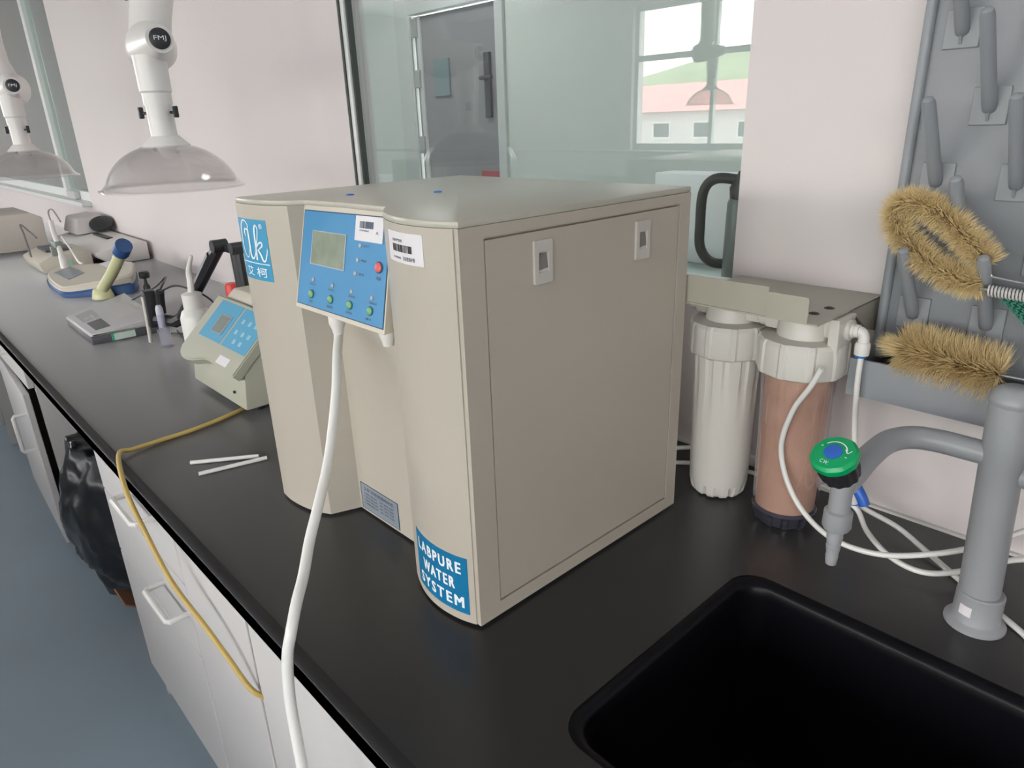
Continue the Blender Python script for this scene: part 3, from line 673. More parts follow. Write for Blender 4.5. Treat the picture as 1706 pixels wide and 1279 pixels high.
gq = lambda u, v, w=0: Vector((cxy[0] + (.0232 + w) * math.cos(math.radians(-90 + (u - .5) * 32 - 18)), cxy[1] + (.0232 + w) * math.sin(math.radians(-90 + (u - .5) * 32 - 18)), .818 + .012 * v))
obj('maker_label', patch(gq, 0, 1, 0, 1, .0004, nu=4), PAPER, tp)

# ================================================================== PEG BOARD
pb = thing('drying_rack', 'grey plastic drying peg board with a tray on the right wall', 'drying rack', (0, 0, 0))
PX0, PX1, PZ0, PZ1 = .186, .62, 1.035, 1.72
obj('back_board', B((PX0, PX1, -.030, -.002, PZ0, PZ1), bev=.006), PEG, pb, True)
for x in (PX0 + .004, PX1 - .004): obj('rim', tube([(x, -.032, PZ0), (x, -.032, PZ1)], .006, 12, 1, False), PEG, pb, True)
tr = poly_prism([(-.108, 1.002), (-.002, .998), (-.002, 1.040), (-.006, 1.040), (-.006, 1.006), (-.100, 1.008), (-.104, 1.050), (-.108, 1.050)], PX0 + .004, PX1 - .006, (), 'x')
for x in (PX0, PX1 - .004): merge(tr, poly_prism([(-.108, 1.002), (-.002, .998), (-.002, 1.052), (-.108, 1.050)], x, x + .004, (), 'x'))
obj('tray', tr, PEG, pb)
cols = [(.225, 1.095), (.265, 1.175), (.305, 1.255), (.225, 1.255), (.305, 1.095), (.265, 1.335), (.225, 1.415), (.305, 1.415), (.345, 1.175), (.345, 1.335), (.385, 1.255), (.385, 1.095), (.385, 1.415), (.265, 1.495), (.345, 1.495), (.425, 1.175), (.425, 1.335), (.465, 1.255), (.465, 1.095), (.505, 1.175), (.505, 1.335), (.545, 1.095), (.545, 1.255), (.545, 1.415), (.465, 1.415), (.585, 1.175), (.585, 1.335)]
pm = hm = None
for (x, z) in cols:
    d = Vector((0, -.068, .086)).normalized()
    if pm is None:
        o = obj('peg_plate', B((-.0180, .0180, -.0335, -.029, -.016, .024), bev=.0012), PEG, pb)
        q = obj('peg', merge(lathe([(.0015, -.014), (.003, -.010), (.0072, -.004), (.0075, .004), (.0075, .010), (.0070, .108), (.0055, .113), (.002, .115)], (0, -.034, .004), d, 16), hexa([(-.0015, -.034, -.012), (.0015, -.034, -.012), (.0015, -.030, -.012), (-.0015, -.030, -.012), (-.0015, -.040, .004), (.0015, -.040, .004), (.0015, -.030, .004), (-.0015, -.030, .004)])), PEG, pb, True)
        pm, hm = o, q
    else:
        o = pm.copy(); q = hm.copy(); C.objects.link(o); C.objects.link(q)
    o.location = (x, 0, z); q.location = (x, 0, z)

# ------------------------------------------------------------------ bottle brushes
def bristles(path, rad, n, up, seed, wid=.0005, flat=1.0, tipfan=0):
    rnd = random.Random(seed); P = smooth_path(path, 10); bm = bmesh.new()
    for k in range(n):
        t = rnd.random(); i = min(int(t * (len(P) - 1)), len(P) - 2); f = t * (len(P) - 1) - i
        p = P[i].lerp(P[i + 1], f); T = (P[i + 1] - P[i]).normalized()
        R = frame_from(T); a = rnd.random() * 2 * math.pi
        d = R @ Vector((math.cos(a), math.sin(a), 0)); d = (d + T * rnd.uniform(-.18, .18)).normalized()
        L = rad * rnd.choice((rnd.uniform(.6, .9), rnd.uniform(.9, 1.12))) * (1 if not tipfan else min(1, .55 + t * 3))
        side = d.cross(T).normalized() * wid; mid = p + d * L * .55 + T * rnd.uniform(-.002, .002); e = p + d * L + T * rnd.uniform(-.006, .006)
        a0, a1, b0, b1, c0 = (bm.verts.new(v) for v in (p - side, p + side, mid - side * .8, mid + side * .8, e))
        bm.faces.new([a0, a1, b1, b0]); bm.faces.new([b0, b1, c0])
        side2 = T * wid
        a0, a1, c0 = (bm.verts.new(v) for v in (p - side2, p + side2, e)); bm.faces.new([a0, a1, c0])
    return bm
b1 = thing('bottle_brush', 'large tan bristle brush bent into a loop hanging on the pegs', 'brush', (0, 0, 0), 0)
loop0 = [(0.3085, -0.088, 1.181), (0.2905, -0.088, 1.2), (0.2665, -0.088, 1.222), (0.2425, -0.088, 1.236), (0.2205, -0.088, 1.24), (0.2055, -0.088, 1.228), (0.2105, -0.088, 1.204), (0.2325, -0.088, 1.182), (0.2585, -0.088, 1.164), (0.2865, -0.088, 1.156), (0.3045, -0.088, 1.159)]
_c = Vector((.2565, -.088, 1.198)); _n = Vector((.60, 0, .80)); loop = [tuple(Vector(p) - _n * ((Vector(p) - _c).dot(_n) * .13)) for p in loop0]
o = obj('bristles', bristles(loop, .0215, 8500, None, 3, .0007), BRIS, b1); o['kind'] = 'stuff'
obj('wire_core', merge(tube(loop, .0015, 8), tube([(.300, -.088, 1.174), (.312, -.088, 1.166), (.294, -.088, 1.160)], .0015, 8)), WIRE, b1, True)
obj('wire_stem', tube([(.308, -.088, 1.166), (.335, -.088, 1.163), (.37, -.09, 1.16)], .0016, 8), WIRE, b1, True)
b2 = thing('bottle_brush', 'straight tan bristle brush lying on the tray of the peg board', 'brush', (0, 0, 0), 0)
ax = [(.240, -.085, 1.066), (.265, -.088, 1.066), (.300, -.090, 1.062), (.340, -.092, 1.060)]
o = obj('bristles', bristles(ax, .037, 6500, None, 5, .0007), BRIS, b2); o['kind'] = 'stuff'
def fan():
    rnd = random.Random(8); bm = bmesh.new()
    for k in range(1500):
        p = Vector((.245 + rnd.uniform(-.008, .008), -.085 + rnd.uniform(-.004, .004), 1.066))
        d = Vector((-1, rnd.gauss(0, .22), .18 + rnd.gauss(0, .22))).normalized(); L = rnd.uniform(.022, .036)
        s = d.cross(Vector((0, 1, 0))).normalized() * .0005
        bm.faces.new([bm.verts.new(v) for v in (p - s, p + s, p + d * L)])
    return bm
o = obj('tip_tuft', fan(), BRIS, b2); o['kind'] = 'stuff'
obj('wire_core', tube(ax + [(.40, -.085, 1.058), (.46, -.08, 1.056)], .0018, 8), WIRE, b2, True)
b3 = thing('tube_brush', 'white twisted-wire tube brush hanging beside the loop brush at the right edge', 'brush', (0, 0, 0))
def helix():
    P = []
    for i in range(260):
        t = i / 259; a = t * 2 * math.pi * 26
        P.append((.313 + .085 * t, -.095 + .0055 * math.cos(a), 1.152 - .004 * t + .0055 * math.sin(a)))
    return tube(P, .0011, 5, 1, False)
obj('spiral_bristles', helix(), mat('white_nylon', (.62, .60, .60), .5), b3, True)
obj('wire_core', tube([(.305, -.095, 1.1525), (.36, -.095, 1.150), (.42, -.095, 1.147)], .0022, 8), WIRE, b3, True)
gm = thing('net_pouch', 'green mesh net hanging below the white tube brush', 'net', (0, 0, 0))
def net():
    bm = bmesh.new()
    A, Bq, Cq = Vector((.322, -.088, 1.146)), Vector((.42, -.088, 1.142)), Vector((.40, -.088, 1.075))
    for i in range(15):
        t = i / 14
        merge(bm, tube([A.lerp(Bq, t), A.lerp(Bq, t).lerp(Cq, .999) if i else A.lerp(Cq, .999)], .0012, 5, 1, False))
        merge(bm, tube([A.lerp(Cq, t), Bq.lerp(Cq, t)], .0012, 5, 1, False))
    return bm
obj('mesh', net(), GRNMESH, gm); 
obj('lining', poly_prism([(.324, 1.1455), (.42, 1.1415), (.40, 1.077)], -.0855, -.0850, (), 'y'), mat('green_cloth', (.012, .10, .07), .8), gm)

# ================================================================== FUME EXTRACTION HOODS
def lathe_open(prof, loc, seg=48): return lathe(prof, loc, (0, 0, 1), seg, None, False)
def hood(x, y, z, label, upper, sc=1.0, letters=True):
    """z = flange height; built around the origin at the flange centre"""
    h = thing('fume_hood', label, 'extraction hood', (x, y, z), 0)
    R = .155
    pr = []
    for i in range(11):
        a = math.radians(8 + 62 * i / 10); pr.append((.140 * math.cos(a) / math.cos(math.radians(8)), .004 + .088 * (math.sin(a) - math.sin(math.radians(8))) / (math.sin(math.radians(70)) - math.sin(math.radians(8)))))
    prof = [(R, 0), (R, .003), (.148, .004)] + pr[1:] + [(.046, .094)]
    inner = [(r - .002, zz - .002) for r, zz in prof[::-1]]
    obj('dome', lathe_open(prof + inner, (0, 0, 0), 64), DOME, h, True, 50)
    obj('collar', lathe([(.050, .088), (.050, .092), (.036, .106), (.031, .112)], seg=40), HOODP, h, True)
    obj('duct_tube', lathe([(.0275, .108), (.0275, .180)], seg=40), HOODP, h, True)
    obj('sleeve', lathe([(.030, .176), (.030, .200), (.033, .204), (.034, .275)], seg=40), HOODP, h, True)
    for s in (-1, 1):
        a = Vector((s * .72, s * .66 - .2, 0)).normalized(); p = a * .027
        kn = obj('wing_knob', merge(cyl(p + Vector((0, 0, .160)), p + a * .016 + Vector((0, 0, .160)), .003), bevel_all(hexa([p + a * .014 + Vector(v) for v in ((-.005, -.005, .149), (.005, -.005, .149), (.005, .005, .149), (-.005, .005, .149), (-.005, -.005, .173), (.005, -.005, .173), (.005, .005, .173), (-.005, .005, .173))]), .002)), BLKP, h, True)
    obj('screw', lathe([(.004, 0), (.004, .004)], Vector((-.0285, -.015, .204)), (-.85, -.5, 0), 12), BLKP, h, True)
    # swivel joint: drum whose cap faces the room
    ja = Vector((1, -.18, .03)).normalized(); jc = Vector((-.026, .022, .298))
    obj('joint_drum', lathe([(.030, -.085), (.046, -.080), (.051, -.070), (.051, -.015), (.047, .0), (.037, .050), (.029, .085), (.027, .103)], jc, ja, 40), HOODP, h, True)
    dk = obj('logo_disc', lathe([(.0205, .101), (.0205, .1055), (.019, .1065)], jc, ja, 32), BLKP, h, True)
    if letters:
        Rr = frame_from(ja); uu = Vector((.18, 1, 0)).normalized(); vv = Vector((0, 0, 1))
        obj('lettering', text_bm('FMJ', lambda s, q, w=0: jc + ja * (.1072 + w) + uu * s + vv * q, -.012, .012, -.0055, .0055, 0, 0, .0), WHI, dk)
    pts = [jc - ja * .045] + [Vector(p) for p in upper]
    obj('upper_arm', tube(pts, .043, 24, 2), HOODP, h, True)
    p = pts[1]
    obj('screw', lathe([(.004, 0), (.004, .006)], Vector(upper[0]) + Vector((-.030, -.034, .03)), (-.7, -.7, 0), 12), BLKP, h, True)
    return h
hood(-1.232, -.412, 1.222, 'nearest fume hood with clear dome hanging over the worktop', [(-.085, .05, .37), (-.095, .09, .50), (-.10, .15, .70), (-.10, .16, 1.4), (-.10, .16, CZ - 1.222)])
hood(-2.60, -.455, 1.206, 'second fume hood with clear dome at the left edge of the picture', [(-.10, -.0, .38), (-.22, .02, .55), (-.34, .06, .80), (-.40, .12, 1.2), (-.40, .12, CZ - 1.206)])
hood(-2.05, -3.05, 1.39, 'fume hood over the island bench behind the camera, seen as a reflection', [(-.02, .04, .37), (-.02, .05, .60), (-.02, .05, 1.0), (-.02, .05, CZ - 1.39)])

# ================================================================== WATER BATH (beige box with blue panels)
wb = thing('digester', 'greenish beige bench instrument with two light blue panels left of the purifier', 'instrument', (0, 0, 0))
X0, X1 = -1.095, -.812
obj('body', poly_prism([(-.495, .812), (-.25, .812), (-.25, .985), (-.39, .985), (-.47, .93), (-.487, .885)], X0, X1, (), 'x', .004), BATH, wb, True)
# overhanging wedge head: plan outline on the sloping plane
hTL, hTR, hBR, hBL = Vector((X0 - .004, -.405, .992)), Vector((X1 + .003, -.405, .992)), Vector((X1 + .003, -.510, .893)), Vector((X0 - .004, -.510, .893))
fw = quadmap(hTL, hTR, hBR, hBL)
outl = spl([(0, 1.0), (0, .12), (.015, .0), (.06, -.09), (.16, -.13), (.30, -.10), (.42, -.02), (.52, .015), (.62, .01)], 4) + [(.80, -.015), (1.0, -.02), (1.0, 1.0)]
def headbm():
    bm = bmesh.new()
    a = [bm.verts.new(fw(u, v, 0)) for u, v in outl]; b = [bm.verts.new(fw(u, v, -.022)) for u, v in outl]
    bm.faces.new(a); bm.faces.new(b[::-1])
    for i in range(len(a)): bm.faces.new([a[i], a[(i + 1) % len(a)], b[(i + 1) % len(a)], b[i]])
    bmesh.ops.recalc_face_normals(bm, faces=bm.faces)
    es = [e for e in bm.edges if len(e.link_faces) == 2 and e.calc_face_angle(0) > 1.0]
    bmesh.ops.bevel(bm, geom=es, offset=.003, segments=2, affect='EDGES'); return bm
obj('sloping_head', headbm(), BATH, wb, True)
LB = mat('light_blue_membrane', (.09, .36, .56), .4, var=.05)
p1 = obj('blue_panel', patch(fw, .14, .535, .30, .94, .0008), LB, wb); obj('display', patch(fw, .30, .46, .44, .72, .0018), LCD2, p1); obj('bezel', ringframe(fw, .30, .46, .44, .72, .015, .0022), PLATE, p1)
p2 = obj('blue_panel', patch(fw, .565, .97, .30, .94, .0008), LB, wb)
for (u, v) in ((.66, .74), (.77, .74), (.87, .74), (.66, .56), (.77, .56), (.87, .56), (.72, .42), (.82, .42)): obj('key', patch(fw, u - .022, u + .022, v - .035, v + .035, .0016), mat('pale_key', (.32, .55, .68), .4) if 'pale_key' not in bpy.data.materials else bpy.data.materials['pale_key'], p2)
obj('asset_label', patch(fw, .66, .84, .045, .17, .0008), PAPER, wb)
obj('lid', poly_prism([(-.395, .985), (-.26, .985), (-.26, 1.003), (-.375, 1.003)], X0 + .01, X1 - .01, (), 'x', .003), CREAM, wb, True)
obj('lid_handle', bevel_all(hexa([(X1 - .10, -.40, .998), (X1 - .03, -.40, .998), (X1 - .03, -.37, .998), (X1 - .10, -.37, .998), (X1 - .095, -.395, 1.022), (X1 - .035, -.395, 1.022), (X1 - .035, -.375, 1.022), (X1 - .095, -.375, 1.022)]), .004), WPL, wb, True)
obj('door_catch', lathe([(.003, 0), (.003, .003)], (-.862, -.4935, .84), (0, -1, 0), 12), BLKP, wb, True)
for x in (X0 + .03, X1 - .03):
    for y in (-.46, -.28): obj('foot', lathe([(.014, 0), (.014, .013)], (x, y, BT), seg=16), BLK, wb, True)
# yellow cord from the instrument over the edge
tag(obj('power_cord', tube([(-.88, -.42, .8045), (-.845, -.50, .8045), (-.82, -.59, .8045), (-.815, -.66, .8045), (-.806, -.712, .807), (-.790, -.738, .8115), (-0.658, -0.765, 0.802), (-0.617, -0.76, 0.735), (-0.559, -0.753, 0.67), (-0.457, -0.745, 0.639), (-0.398, -0.738, 0.611), (-0.351, -0.728, 0.575), (-.338, -.705, .55)], .0041, 10), CORD, None, True, 60), 'yellow power cord trailing from the beige instrument over the worktop edge', 'cord')
# two short white tubes on the worktop
s1 = tag(obj('tube_offcut', tube([(-.679, -.655, BT + .0037), (-.615, -.560, BT + .0037)], .0035, 10, 1, False), WTUBE, None, True, 60), 'short white tube offcut on the worktop, the one lying farther back', 'tube', 'white tube offcuts')
s2 = tag(obj('tube_offcut', tube([(-.625, -.661, BT + .0037), (-.598, -.553, BT + .0037)], .0035, 10, 1, False), WTUBE, None, True, 60), 'short white tube offcut on the worktop, the one nearer the camera', 'tube', 'white tube offcuts')

# ================================================================== pH METER (silver) WITH ELECTRODE ARM
m1 = thing('bench_meter', 'low silver grey bench meter with dark sides, nearest of the meters', 'meter', (0, 0, 0))
# footprint corners: front-near, near-right, back, left
FN, NR, BK, LF = Vector((-1.622, -.580)), Vector((-1.615, -.405)), Vector((-2.03, -.375)), Vector((-1.915, -.578))
def slab4(z0, z1a, z1b, s=1.0, ins=0):
    c = (FN + NR + BK + LF) / 4
    q = [c + (p - c) * s for p in (LF, FN, NR, BK)]
    return hexa([(p.x, p.y, z0) for p in q] + [(p.x, p.y, z) for p, z in zip(q, (z1a, z1a, z1b, z1b))])
obj('lower_case', bevel_all(slab4(BT + .002, BT + .024, BT + .036, .99), .003), GDRK, m1, True)
obj('upper_case', bevel_all(slab4(BT + .024, BT + .032, BT + .052, 1.0), .006, 3), GMET, m1, True)
c4 = lambda p, z: (p.x, p.y, z)
fm = quadmap(c4(BK, BT + .0525), c4(NR, BT + .0525), c4(FN, BT + .0325), c4(LF, BT + .0325))
obj('display', patch(fm, .55, .90, .12, .34, .001), mat('dark_display', (.12, .12, .125), .25), m1)
obj('keypad', patch(fm, .12, .50, .10, .36, .001), mat('grey_keypad', (.42, .42, .43), .5), m1)
obj('key_label', patch(fm, .30, .46, .14, .30, .0016), PAPER, m1)
obj('holder_plate', patch(fm, .25, .75, .55, .85, .003), GMET, m1)
fs = quadmap((FN.x + .003, FN.y, BT + .026), (NR.x + .003, NR.y, BT + .026), (NR.x + .003, NR.y, BT + .004), (FN.x + .003, FN.y, BT + .004))
sl = obj('side_label', B((-1.6215, -1.6165, -.525, -.470, BT + .005, BT + .024)), mat('pale_green_label', (.55, .68, .60), .5), m1)
obj('label_edge', B((-1.6214, -1.6160, -.530, -.525, BT + .004, BT + .025)), mat('green_edge', (.05, .40, .25), .5), sl)
# articulated black electrode arm
ea = thing('electrode_stand', 'black jointed electrode arm standing behind the beige instrument', 'stand', (0, 0, 0))
PXp, PYp = -1.165, -.320
obj('base', lathe([(.05, 0), (.05, .008), (.02, .012)], (PXp + .01, PYp, BT)), BLKP, ea, True)
obj('post', merge(tube([(PXp - .012, PYp, BT + .01), (PXp - .025, PYp, 1.075)], .0095, 10, 1, False), tube([(PXp + .015, PYp, BT + .01), (PXp + .005, PYp, 1.072)], .0105, 10, 1, False)), BLKP, ea, True)
obj('joint', merge(lathe([(.014, -.016), (.014, .016)], (PXp, PYp, 1.078), (0, 1, 0)), B((PXp - .05, PXp + .015, PYp - .012, PYp + .012, 1.064, 1.084), bev=.004)), BLKP, ea, True)
obj('joint', lathe([(.016, -.018), (.016, .018)], (-1.235, -.335, 1.078), (0, 1, 0)), BLKP, ea, True)
obj('long_link', merge(tube([(-1.235, -.335, 1.078), (-1.43, -.40, .868)], .0155, 8, 1, False), tube([(-1.26, -.348, 1.055), (-1.41, -.395, .885)], .013, 8, 1, False)), BLKP, ea, True)
obj('short_link', tube([(-1.42, -.395, .878), (-1.44, -.41, .866), (-1.50, -.447, .872)], .0165, 8, 1, False), BLKP, ea, True)
obj('clamp', merge(B((-1.512, -1.482, -.462, -.432, .850, .950), bev=.004), tube([(-1.47, -.43, .89), (-1.46, -.43, .93), (-1.45, -.43, .95)], .011, 10, 2)), BLKP, ea, True)
el2 = tag(obj('electrode', tube([(-1.495, -.462, .935), (-1.500, -.462, .88), (-1.515, -.462, .806)], .0052, 10, 2), mat('pale_glass_rod', (.62, .60, .54), .25), None, True, 60), 'slim pale electrode hanging from the black arm', 'electrode')
vl = thing('sample_vial', 'small clear plastic vial standing on the worktop by the electrode', 'vial', (-1.455, -.440, BT))
obj('vial_wall', lathe([(.018, 0), (.018, .004), (.0135, .008), (.013, .035), (.017, .05), (.017, .052), (.011, .05), (.0105, .09), (.009, .092)], seg=24), VIAL, vl, True)
obj('probe_tip', lathe([(.008, .055), (.0095, .06), (.0095, .105), (.006, .115)], seg=16), mat('lilac_plastic', (.52, .51, .60), .4), vl, True)
for nm, pts, lb in (('electrode_cable', [(-1.455, -.43, .95), (-1.50, -.40, .965), (-1.62, -.36, .955), (-1.78, -.35, .90), (-1.90, -.40, .845), (-1.86, -.44, .838)], 'black cable arching from the arm to the silver meter'),
                    ('sensor_cable', [(-1.455, -.43, .95), (-1.38, -.40, .97), (-1.24, -.37, .94), (-1.17, -.40, .86), (-1.20, -.42, .815), (-1.32, -.42, .805), (-1.45, -.39, .805), (-1.58, -.37, .806)], 'black cable looping down behind the beige instrument'),
                    ('adapter_cable', [(-1.12, -.42, .8035), (-1.22, -.38, .8035), (-1.38, -.33, .8035), (-1.50, -.35, .8035), (-1.57, -.39, .8035)], 'thin black cable lying on the worktop behind the vial')):
    tag(obj(nm, tube(pts, .0026, 8), BLKP, None, True, 60), lb, 'cable')
plug = thing('cable_plug', 'small black cable plug standing up between the two meters', 'plug', (-2.24, -.25, BT))
obj('plug_body', lathe([(.012, 0), (.012, .02), (.006, .03), (.005, .05)], seg=14), BLKP, plug, True); obj('plug_cap', lathe([(.016, .05), (.018, .055), (.018, .07), (.012, .075)], seg=14), BLKP, plug, True)

# wash bottle and red capped bottle
wz = thing('wash_bottle', 'white plastic wash bottle with a bent spout behind the beige instrument', 'bottle', (-1.285, -.405, BT))
WB_ = (-1.235, -.385)
obj('bottle_body', lathe([(.033, 0), (.037, .004), (.037, .105), (.031, .122), (.020, .131), (.018, .135)], seg=32), WPL, wz, True)
obj('screw_cap', lathe([(.024, .130), (.024, .165), (.012, .170)], seg=28), WPL, wz, True)
obj('spout', tube([(0, 0, .165), (0, .003, .195), (.0, .004, .215), (.012, .004, .235), (.036, .006, .262)], .008, 10, 5, True, lambda t: 1 - .55 * max(0, (t - .55) / .45) if t > .5 else 1), WPL, wz, True)
rc = thing('reagent_bottle', 'little bottle with a red cap between the black posts and the wash bottle', 'bottle', (-1.145, -.362, BT))
rc.location = (-1.247, -.318, BT); rc.scale = (1, 1, 1.4)
obj('bottle_body', lathe([(.018, 0), (.018, .075), (.012, .085)], seg=20), mat('blue_bottle', (.07, .07, .30), .4), rc, True)
obj('cap', lathe([(.015, .085), (.016, .088), (.0155, .125), (.012, .13)], seg=20), mat('red_cap', (.75, .06, .05), .4), rc, True)

# ================================================================== CREAM METER WITH BLUE BASE
m2 = thing('bench_meter', 'cream and navy bench meter with yellowed electrode post, middle of the meters', 'meter', (0, 0, 0))
def spline_case(pts, z0, z1f, z1b, yf, yb):
    P = spl(pts + [pts[0]], 5)[:-1]; bm = bmesh.new()
    a = [bm.verts.new((x, y, z0)) for x, y in P]; b = [bm.verts.new((x, y, z1f + (z1b - z1f) * max(0, min(1, (y - yf) / (yb - yf))))) for x, y in P]
    bm.faces.new(a[::-1]); bm.faces.new(b)
    for i in range(len(P)): bm.faces.new([a[i], a[(i + 1) % len(P)], b[(i + 1) % len(P)], b[i]])
    bmesh.ops.recalc_face_normals(bm, faces=bm.faces)
    bmesh.ops.bevel(bm, geom=[e for e in bm.edges if len(e.link_faces) == 2 and e.calc_face_angle(0) > .9], offset=.006, segments=3, affect='EDGES'); return bm
base2 = [(-2.80, -.43), (-2.74, -.468), (-2.60, -.492), (-2.42, -.500), (-2.35, -.485), (-2.29, -.41), (-2.235, -.32), (-2.25, -.285), (-2.40, -.235), (-2.47, -.225), (-2.60, -.30), (-2.74, -.385)]
obj('navy_base', spline_case(base2, BT + .002, BT + .022, BT + .05, -.49, -.24), NAVY, m2, True)
obj('cream_case', spline_case([(x * .98 - .052, y * .98 - .004) for x, y in base2], BT + .018, BT + .040, BT + .080, -.49, -.24), CREAM, m2, True)
fd = quadmap((-2.70, -.39, BT + .059), (-2.50, -.385, BT + .059), (-2.46, -.45, BT + .0495), (-2.66, -.455, BT + .0495))
obj('display', patch(fd, 0, 1, 0, 1, .003), mat('blue_grey_display', (.28, .31, .34), .35), m2)
fk = quadmap((-2.58, -.27, BT + .078), (-2.40, -.27, BT + .078), (-2.40, -.31, BT + .072), (-2.58, -.31, BT + .072))
obj('paper_note', patch(fk, 0, 1, 0, 1, .003), PAPER, m2)
obj('post_foot', lathe([(.035, 0), (.035, .006), (.028, .03), (.022, .035)], (-2.245, -.395, BT + .004)), YELW, m2, True)
obj('electrode_post', tube([(-2.245, -.395, BT + .03), (-2.12, -.375, BT + .11), (-2.0, -.36, BT + .195)], .0185, 14, 3), YELW, m2, True)
obj('post_cap', tube([(-2.02, -.362, BT + .183), (-1.985, -.357, BT + .208)], .026, 14, 1, False), NAVY, m2, True)

# cream box meter with white electrode
m3 = thing('cream_meter', 'small cream meter box farthest along, under the white electrode', 'meter', (0, 0, 0))
obj('case', poly_prism([(-.44, BT + .003), (-.25, BT + .003), (-.25, BT + .075), (-.40, BT + .075), (-.455, BT + .05)], -3.28, -2.95, (), 'x', .008), CREAM, m3, True)
obj('top_tray', B((-3.22, -3.05, -.40, -.30, BT + .076, BT + .088), bev=.003), GDRK, m3)
obj('side_mark', B((-2.951, -2.947, -.36, -.33, BT + .02, BT + .05)), mat('pale_green_mark', (.4, .62, .5), .5), m3)
we = thing('electrode_holder', 'white electrode on a stand with coiled cables beside the cream meters', 'electrode', (0, 0, 0))
obj('electrode_body', tube([(-2.72, -.405, BT + .045), (-2.735, -.40, BT + .09), (-2.80, -.395, BT + .17), (-2.83, -.39, BT + .225)], .011, 12, 4, True, lambda t: 1.25 if t < .4 else .85), WPL, we, True)
obj('electrode_foot', lathe([(.022, 0), (.020, .004), (.014, .05)], (-2.715, -.405, BT + .001)), mat('salmon_plastic', (.65, .42, .33), .5), we, True)
obj('clip', merge(B((-2.84, -2.76, -.41, -.38, BT + .125, BT + .150), bev=.004), B((-2.82, -2.80, -.42, -.39, BT + .09, BT + .13), bev=.003)), mat('grey_green_clip', (.25, .28, .26), .5), we, True)
obj('lead', tube([(-2.83, -.39, BT + .22), (-2.835, -.39, BT + .26), (-2.80, -.38, BT + .27), (-2.76, -.37, BT + .225)], .003, 8), mat('mauve_lead', (.35, .28, .30), .5), we, True)
obj('white_lead', tube([(-2.76, -.38, BT + .17), (-2.70, -.37, BT + .12), (-2.62, -.37, BT + .082), (-2.56, -.37, BT + .085)], .004, 8), WPL, we, True)
tag(obj('dark_cable', tube([(-3.02, -.46, BT + .07), (-3.05, -.46, BT + .16), (-3.07, -.46, BT + .20), (-3.02, -.44, BT + .17), (-2.98, -.43, BT + .15)], .004, 8), mat('dull_mauve_cable', (.20, .17, .17), .6), None, True), 'thin dull cable hanging over the front of the cream meter box', 'cable')

# big beige instrument at far left
bb = thing('oven', 'large beige box instrument at the far left end of the worktop', 'instrument', (0, 0, 0))
obj('housing', poly_prism([(-.72, BT + .025), (-.29, BT + .025), (-.285, BT + .175), (-.33, BT + .20), (-.72, BT + .195)], -4.05, -3.60, (), 'x', .006), mat('far_beige', (.60, .555, .50), .5), bb, True)
for x in (-3.66, -3.98):
    for y in (-.66, -.34): obj('foot', lathe([(.02, 0), (.02, .027)], (x, y, BT), seg=14), BLK, bb, True)
# white low printer-like instrument against the wall
pn = thing('white_instrument', 'low white printer-like instrument against the wall under the far window', 'instrument', (0, 0, 0))
obj('case', poly_prism([(-.24, BT + .045), (-.18, BT + .003), (-.02, BT + .003), (-.02, BT + .085), (-.10, BT + .085), (-.24, BT + .06)], -3.75, -2.95, (), 'x', .008), WPL, pn, True)
obj('raised_lid', bevel_all(hexa([(-3.78, -.18, BT + .08), (-3.50, -.18, BT + .08), (-3.50, -.03, BT + .09), (-3.78, -.03, BT + .09), (-3.80, -.15, BT + .155), (-3.55, -.15, BT + .155), (-3.55, -.04, BT + .165), (-3.80, -.04, BT + .165)]), .01), mat('grey_lid', (.50, .47, .47), .5), pn, True)
obj('slot', B((-3.45, -3.20, -.12, -.095, BT + .080, BT + .089)), BLKP, pn)
obj('knob', lathe([(.046, -.012), (.055, -.006), (.055, .006), (.044, .012)], (-3.50, -.06, BT + .125), (.5, -.25, .9), 20), BLKP, pn, True)

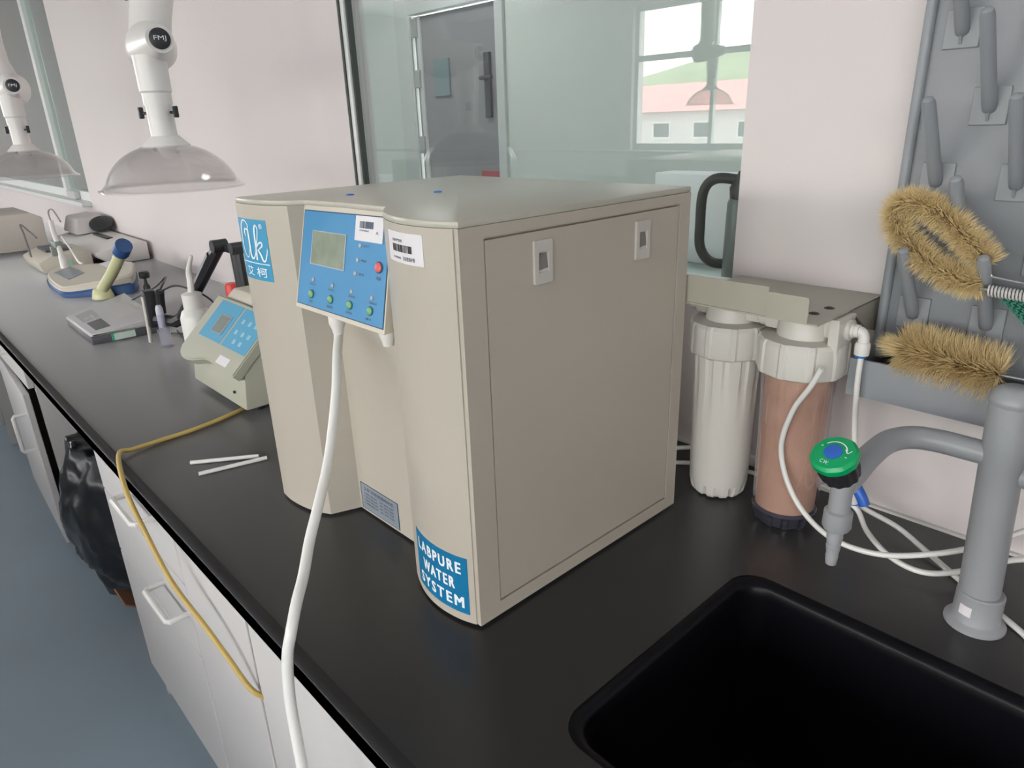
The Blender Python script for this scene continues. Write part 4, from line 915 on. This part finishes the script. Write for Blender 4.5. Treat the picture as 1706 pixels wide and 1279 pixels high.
# jug behind the glass, standing on the inner sill
jg = thing('thermos_jug', 'grey jug with a looped black handle behind the glass pane', 'jug', (0, 0, 0))
JX, JY = -.275, .36
def jl(prof, m, nm): return obj(nm, lathe(prof, (JX + .068, JY, 0), seg=40), m, jg, True)
jl([(.055, 1.0), (.060, 1.01), (.058, 1.17), (.052, 1.185)], mat('grey_jug_body', (.20, .22, .22), .35), 'jug_body')
jl([(.054, 1.18), (.056, 1.20), (.040, 1.232), (.02, 1.236)], BLKP, 'lid')
obj('handle', tube([(JX + .04, JY - .02, 1.215), (JX - .01, JY - .03, 1.217), (JX - .035, JY - .035, 1.19), (JX - .038, JY - .035, 1.12), (JX - .034, JY - .035, 1.075), (JX - .010, JY - .03, 1.048), (JX + .03, JY - .02, 1.045)], .0105, 12), BLKP, jg, True)
cbx = thing('corridor_shelf', 'pale green shelf behind the glass below the jug', 'shelf', (0, 0, 0))
obj('shelf_board', B((-1.5, .3, .30, .62, .97, 1.0), bev=.003), mat('pale_green_laminate', (.55, .65, .62), .3), cbx)
obj('shelf_panel', B((-1.5, .3, .60, .62, 0, .97)), CORR, cbx); obj('end_panel', B((-1.5, -1.48, .30, .60, 0, .97)), CORR, cbx)
wbx = tag(obj('white_carton', B((-.56, -.30, .50, .58, 1.0, 1.21), bev=.004), mat('white_card', (.85, .85, .88), .5)), 'white carton behind the glass beside the jug', 'box')

# ================================================================== ISLAND BENCH (behind the camera, only mirrored in the glass)
isl = thing('island_bench', 'island bench with black top behind the camera, mirrored in the glass', 'bench', (0, 0, 0))
obj('worktop', B((-8, .2, -3.7, -2.3, .775, .80), bev=.004), EPOXY, isl)
for i in range(7): obj('cabinet_front', B((-7.9 + i * 1.15, -6.78 + i * 1.15, -3.6, -2.4, .08, .773), bev=.004), CAB, isl)
obj('reagent_shelf', B((-7.5, -.4, -3.06, -2.94, 1.10, 1.12), bev=.002), ALU, isl)
obj('shelf_post', B((-7.5, -7.44, -3.03, -2.97, .80, 1.10)), ALU, isl); obj('shelf_post', B((-.46, -.40, -3.03, -2.97, .80, 1.10)), ALU, isl)
for i, (x, w_, h_) in enumerate(((-2.4, .35, .20), (-3.4, .5, .16), (-4.6, .4, .26))):
    c = thing('island_instrument', ['white box instrument at the near end of the island bench', 'wide low white instrument midway along the island bench', 'tall white instrument at the far end of the island bench'][i], 'instrument', (x, -2.65, .80))
    obj('case', B((-w_ / 2, w_ / 2, -.15, .15, .01, h_), bev=.01), WPL, c); obj('foot', B((-w_ / 2 + .03, w_ / 2 - .03, -.12, .12, 0, .01)), BLK, c)
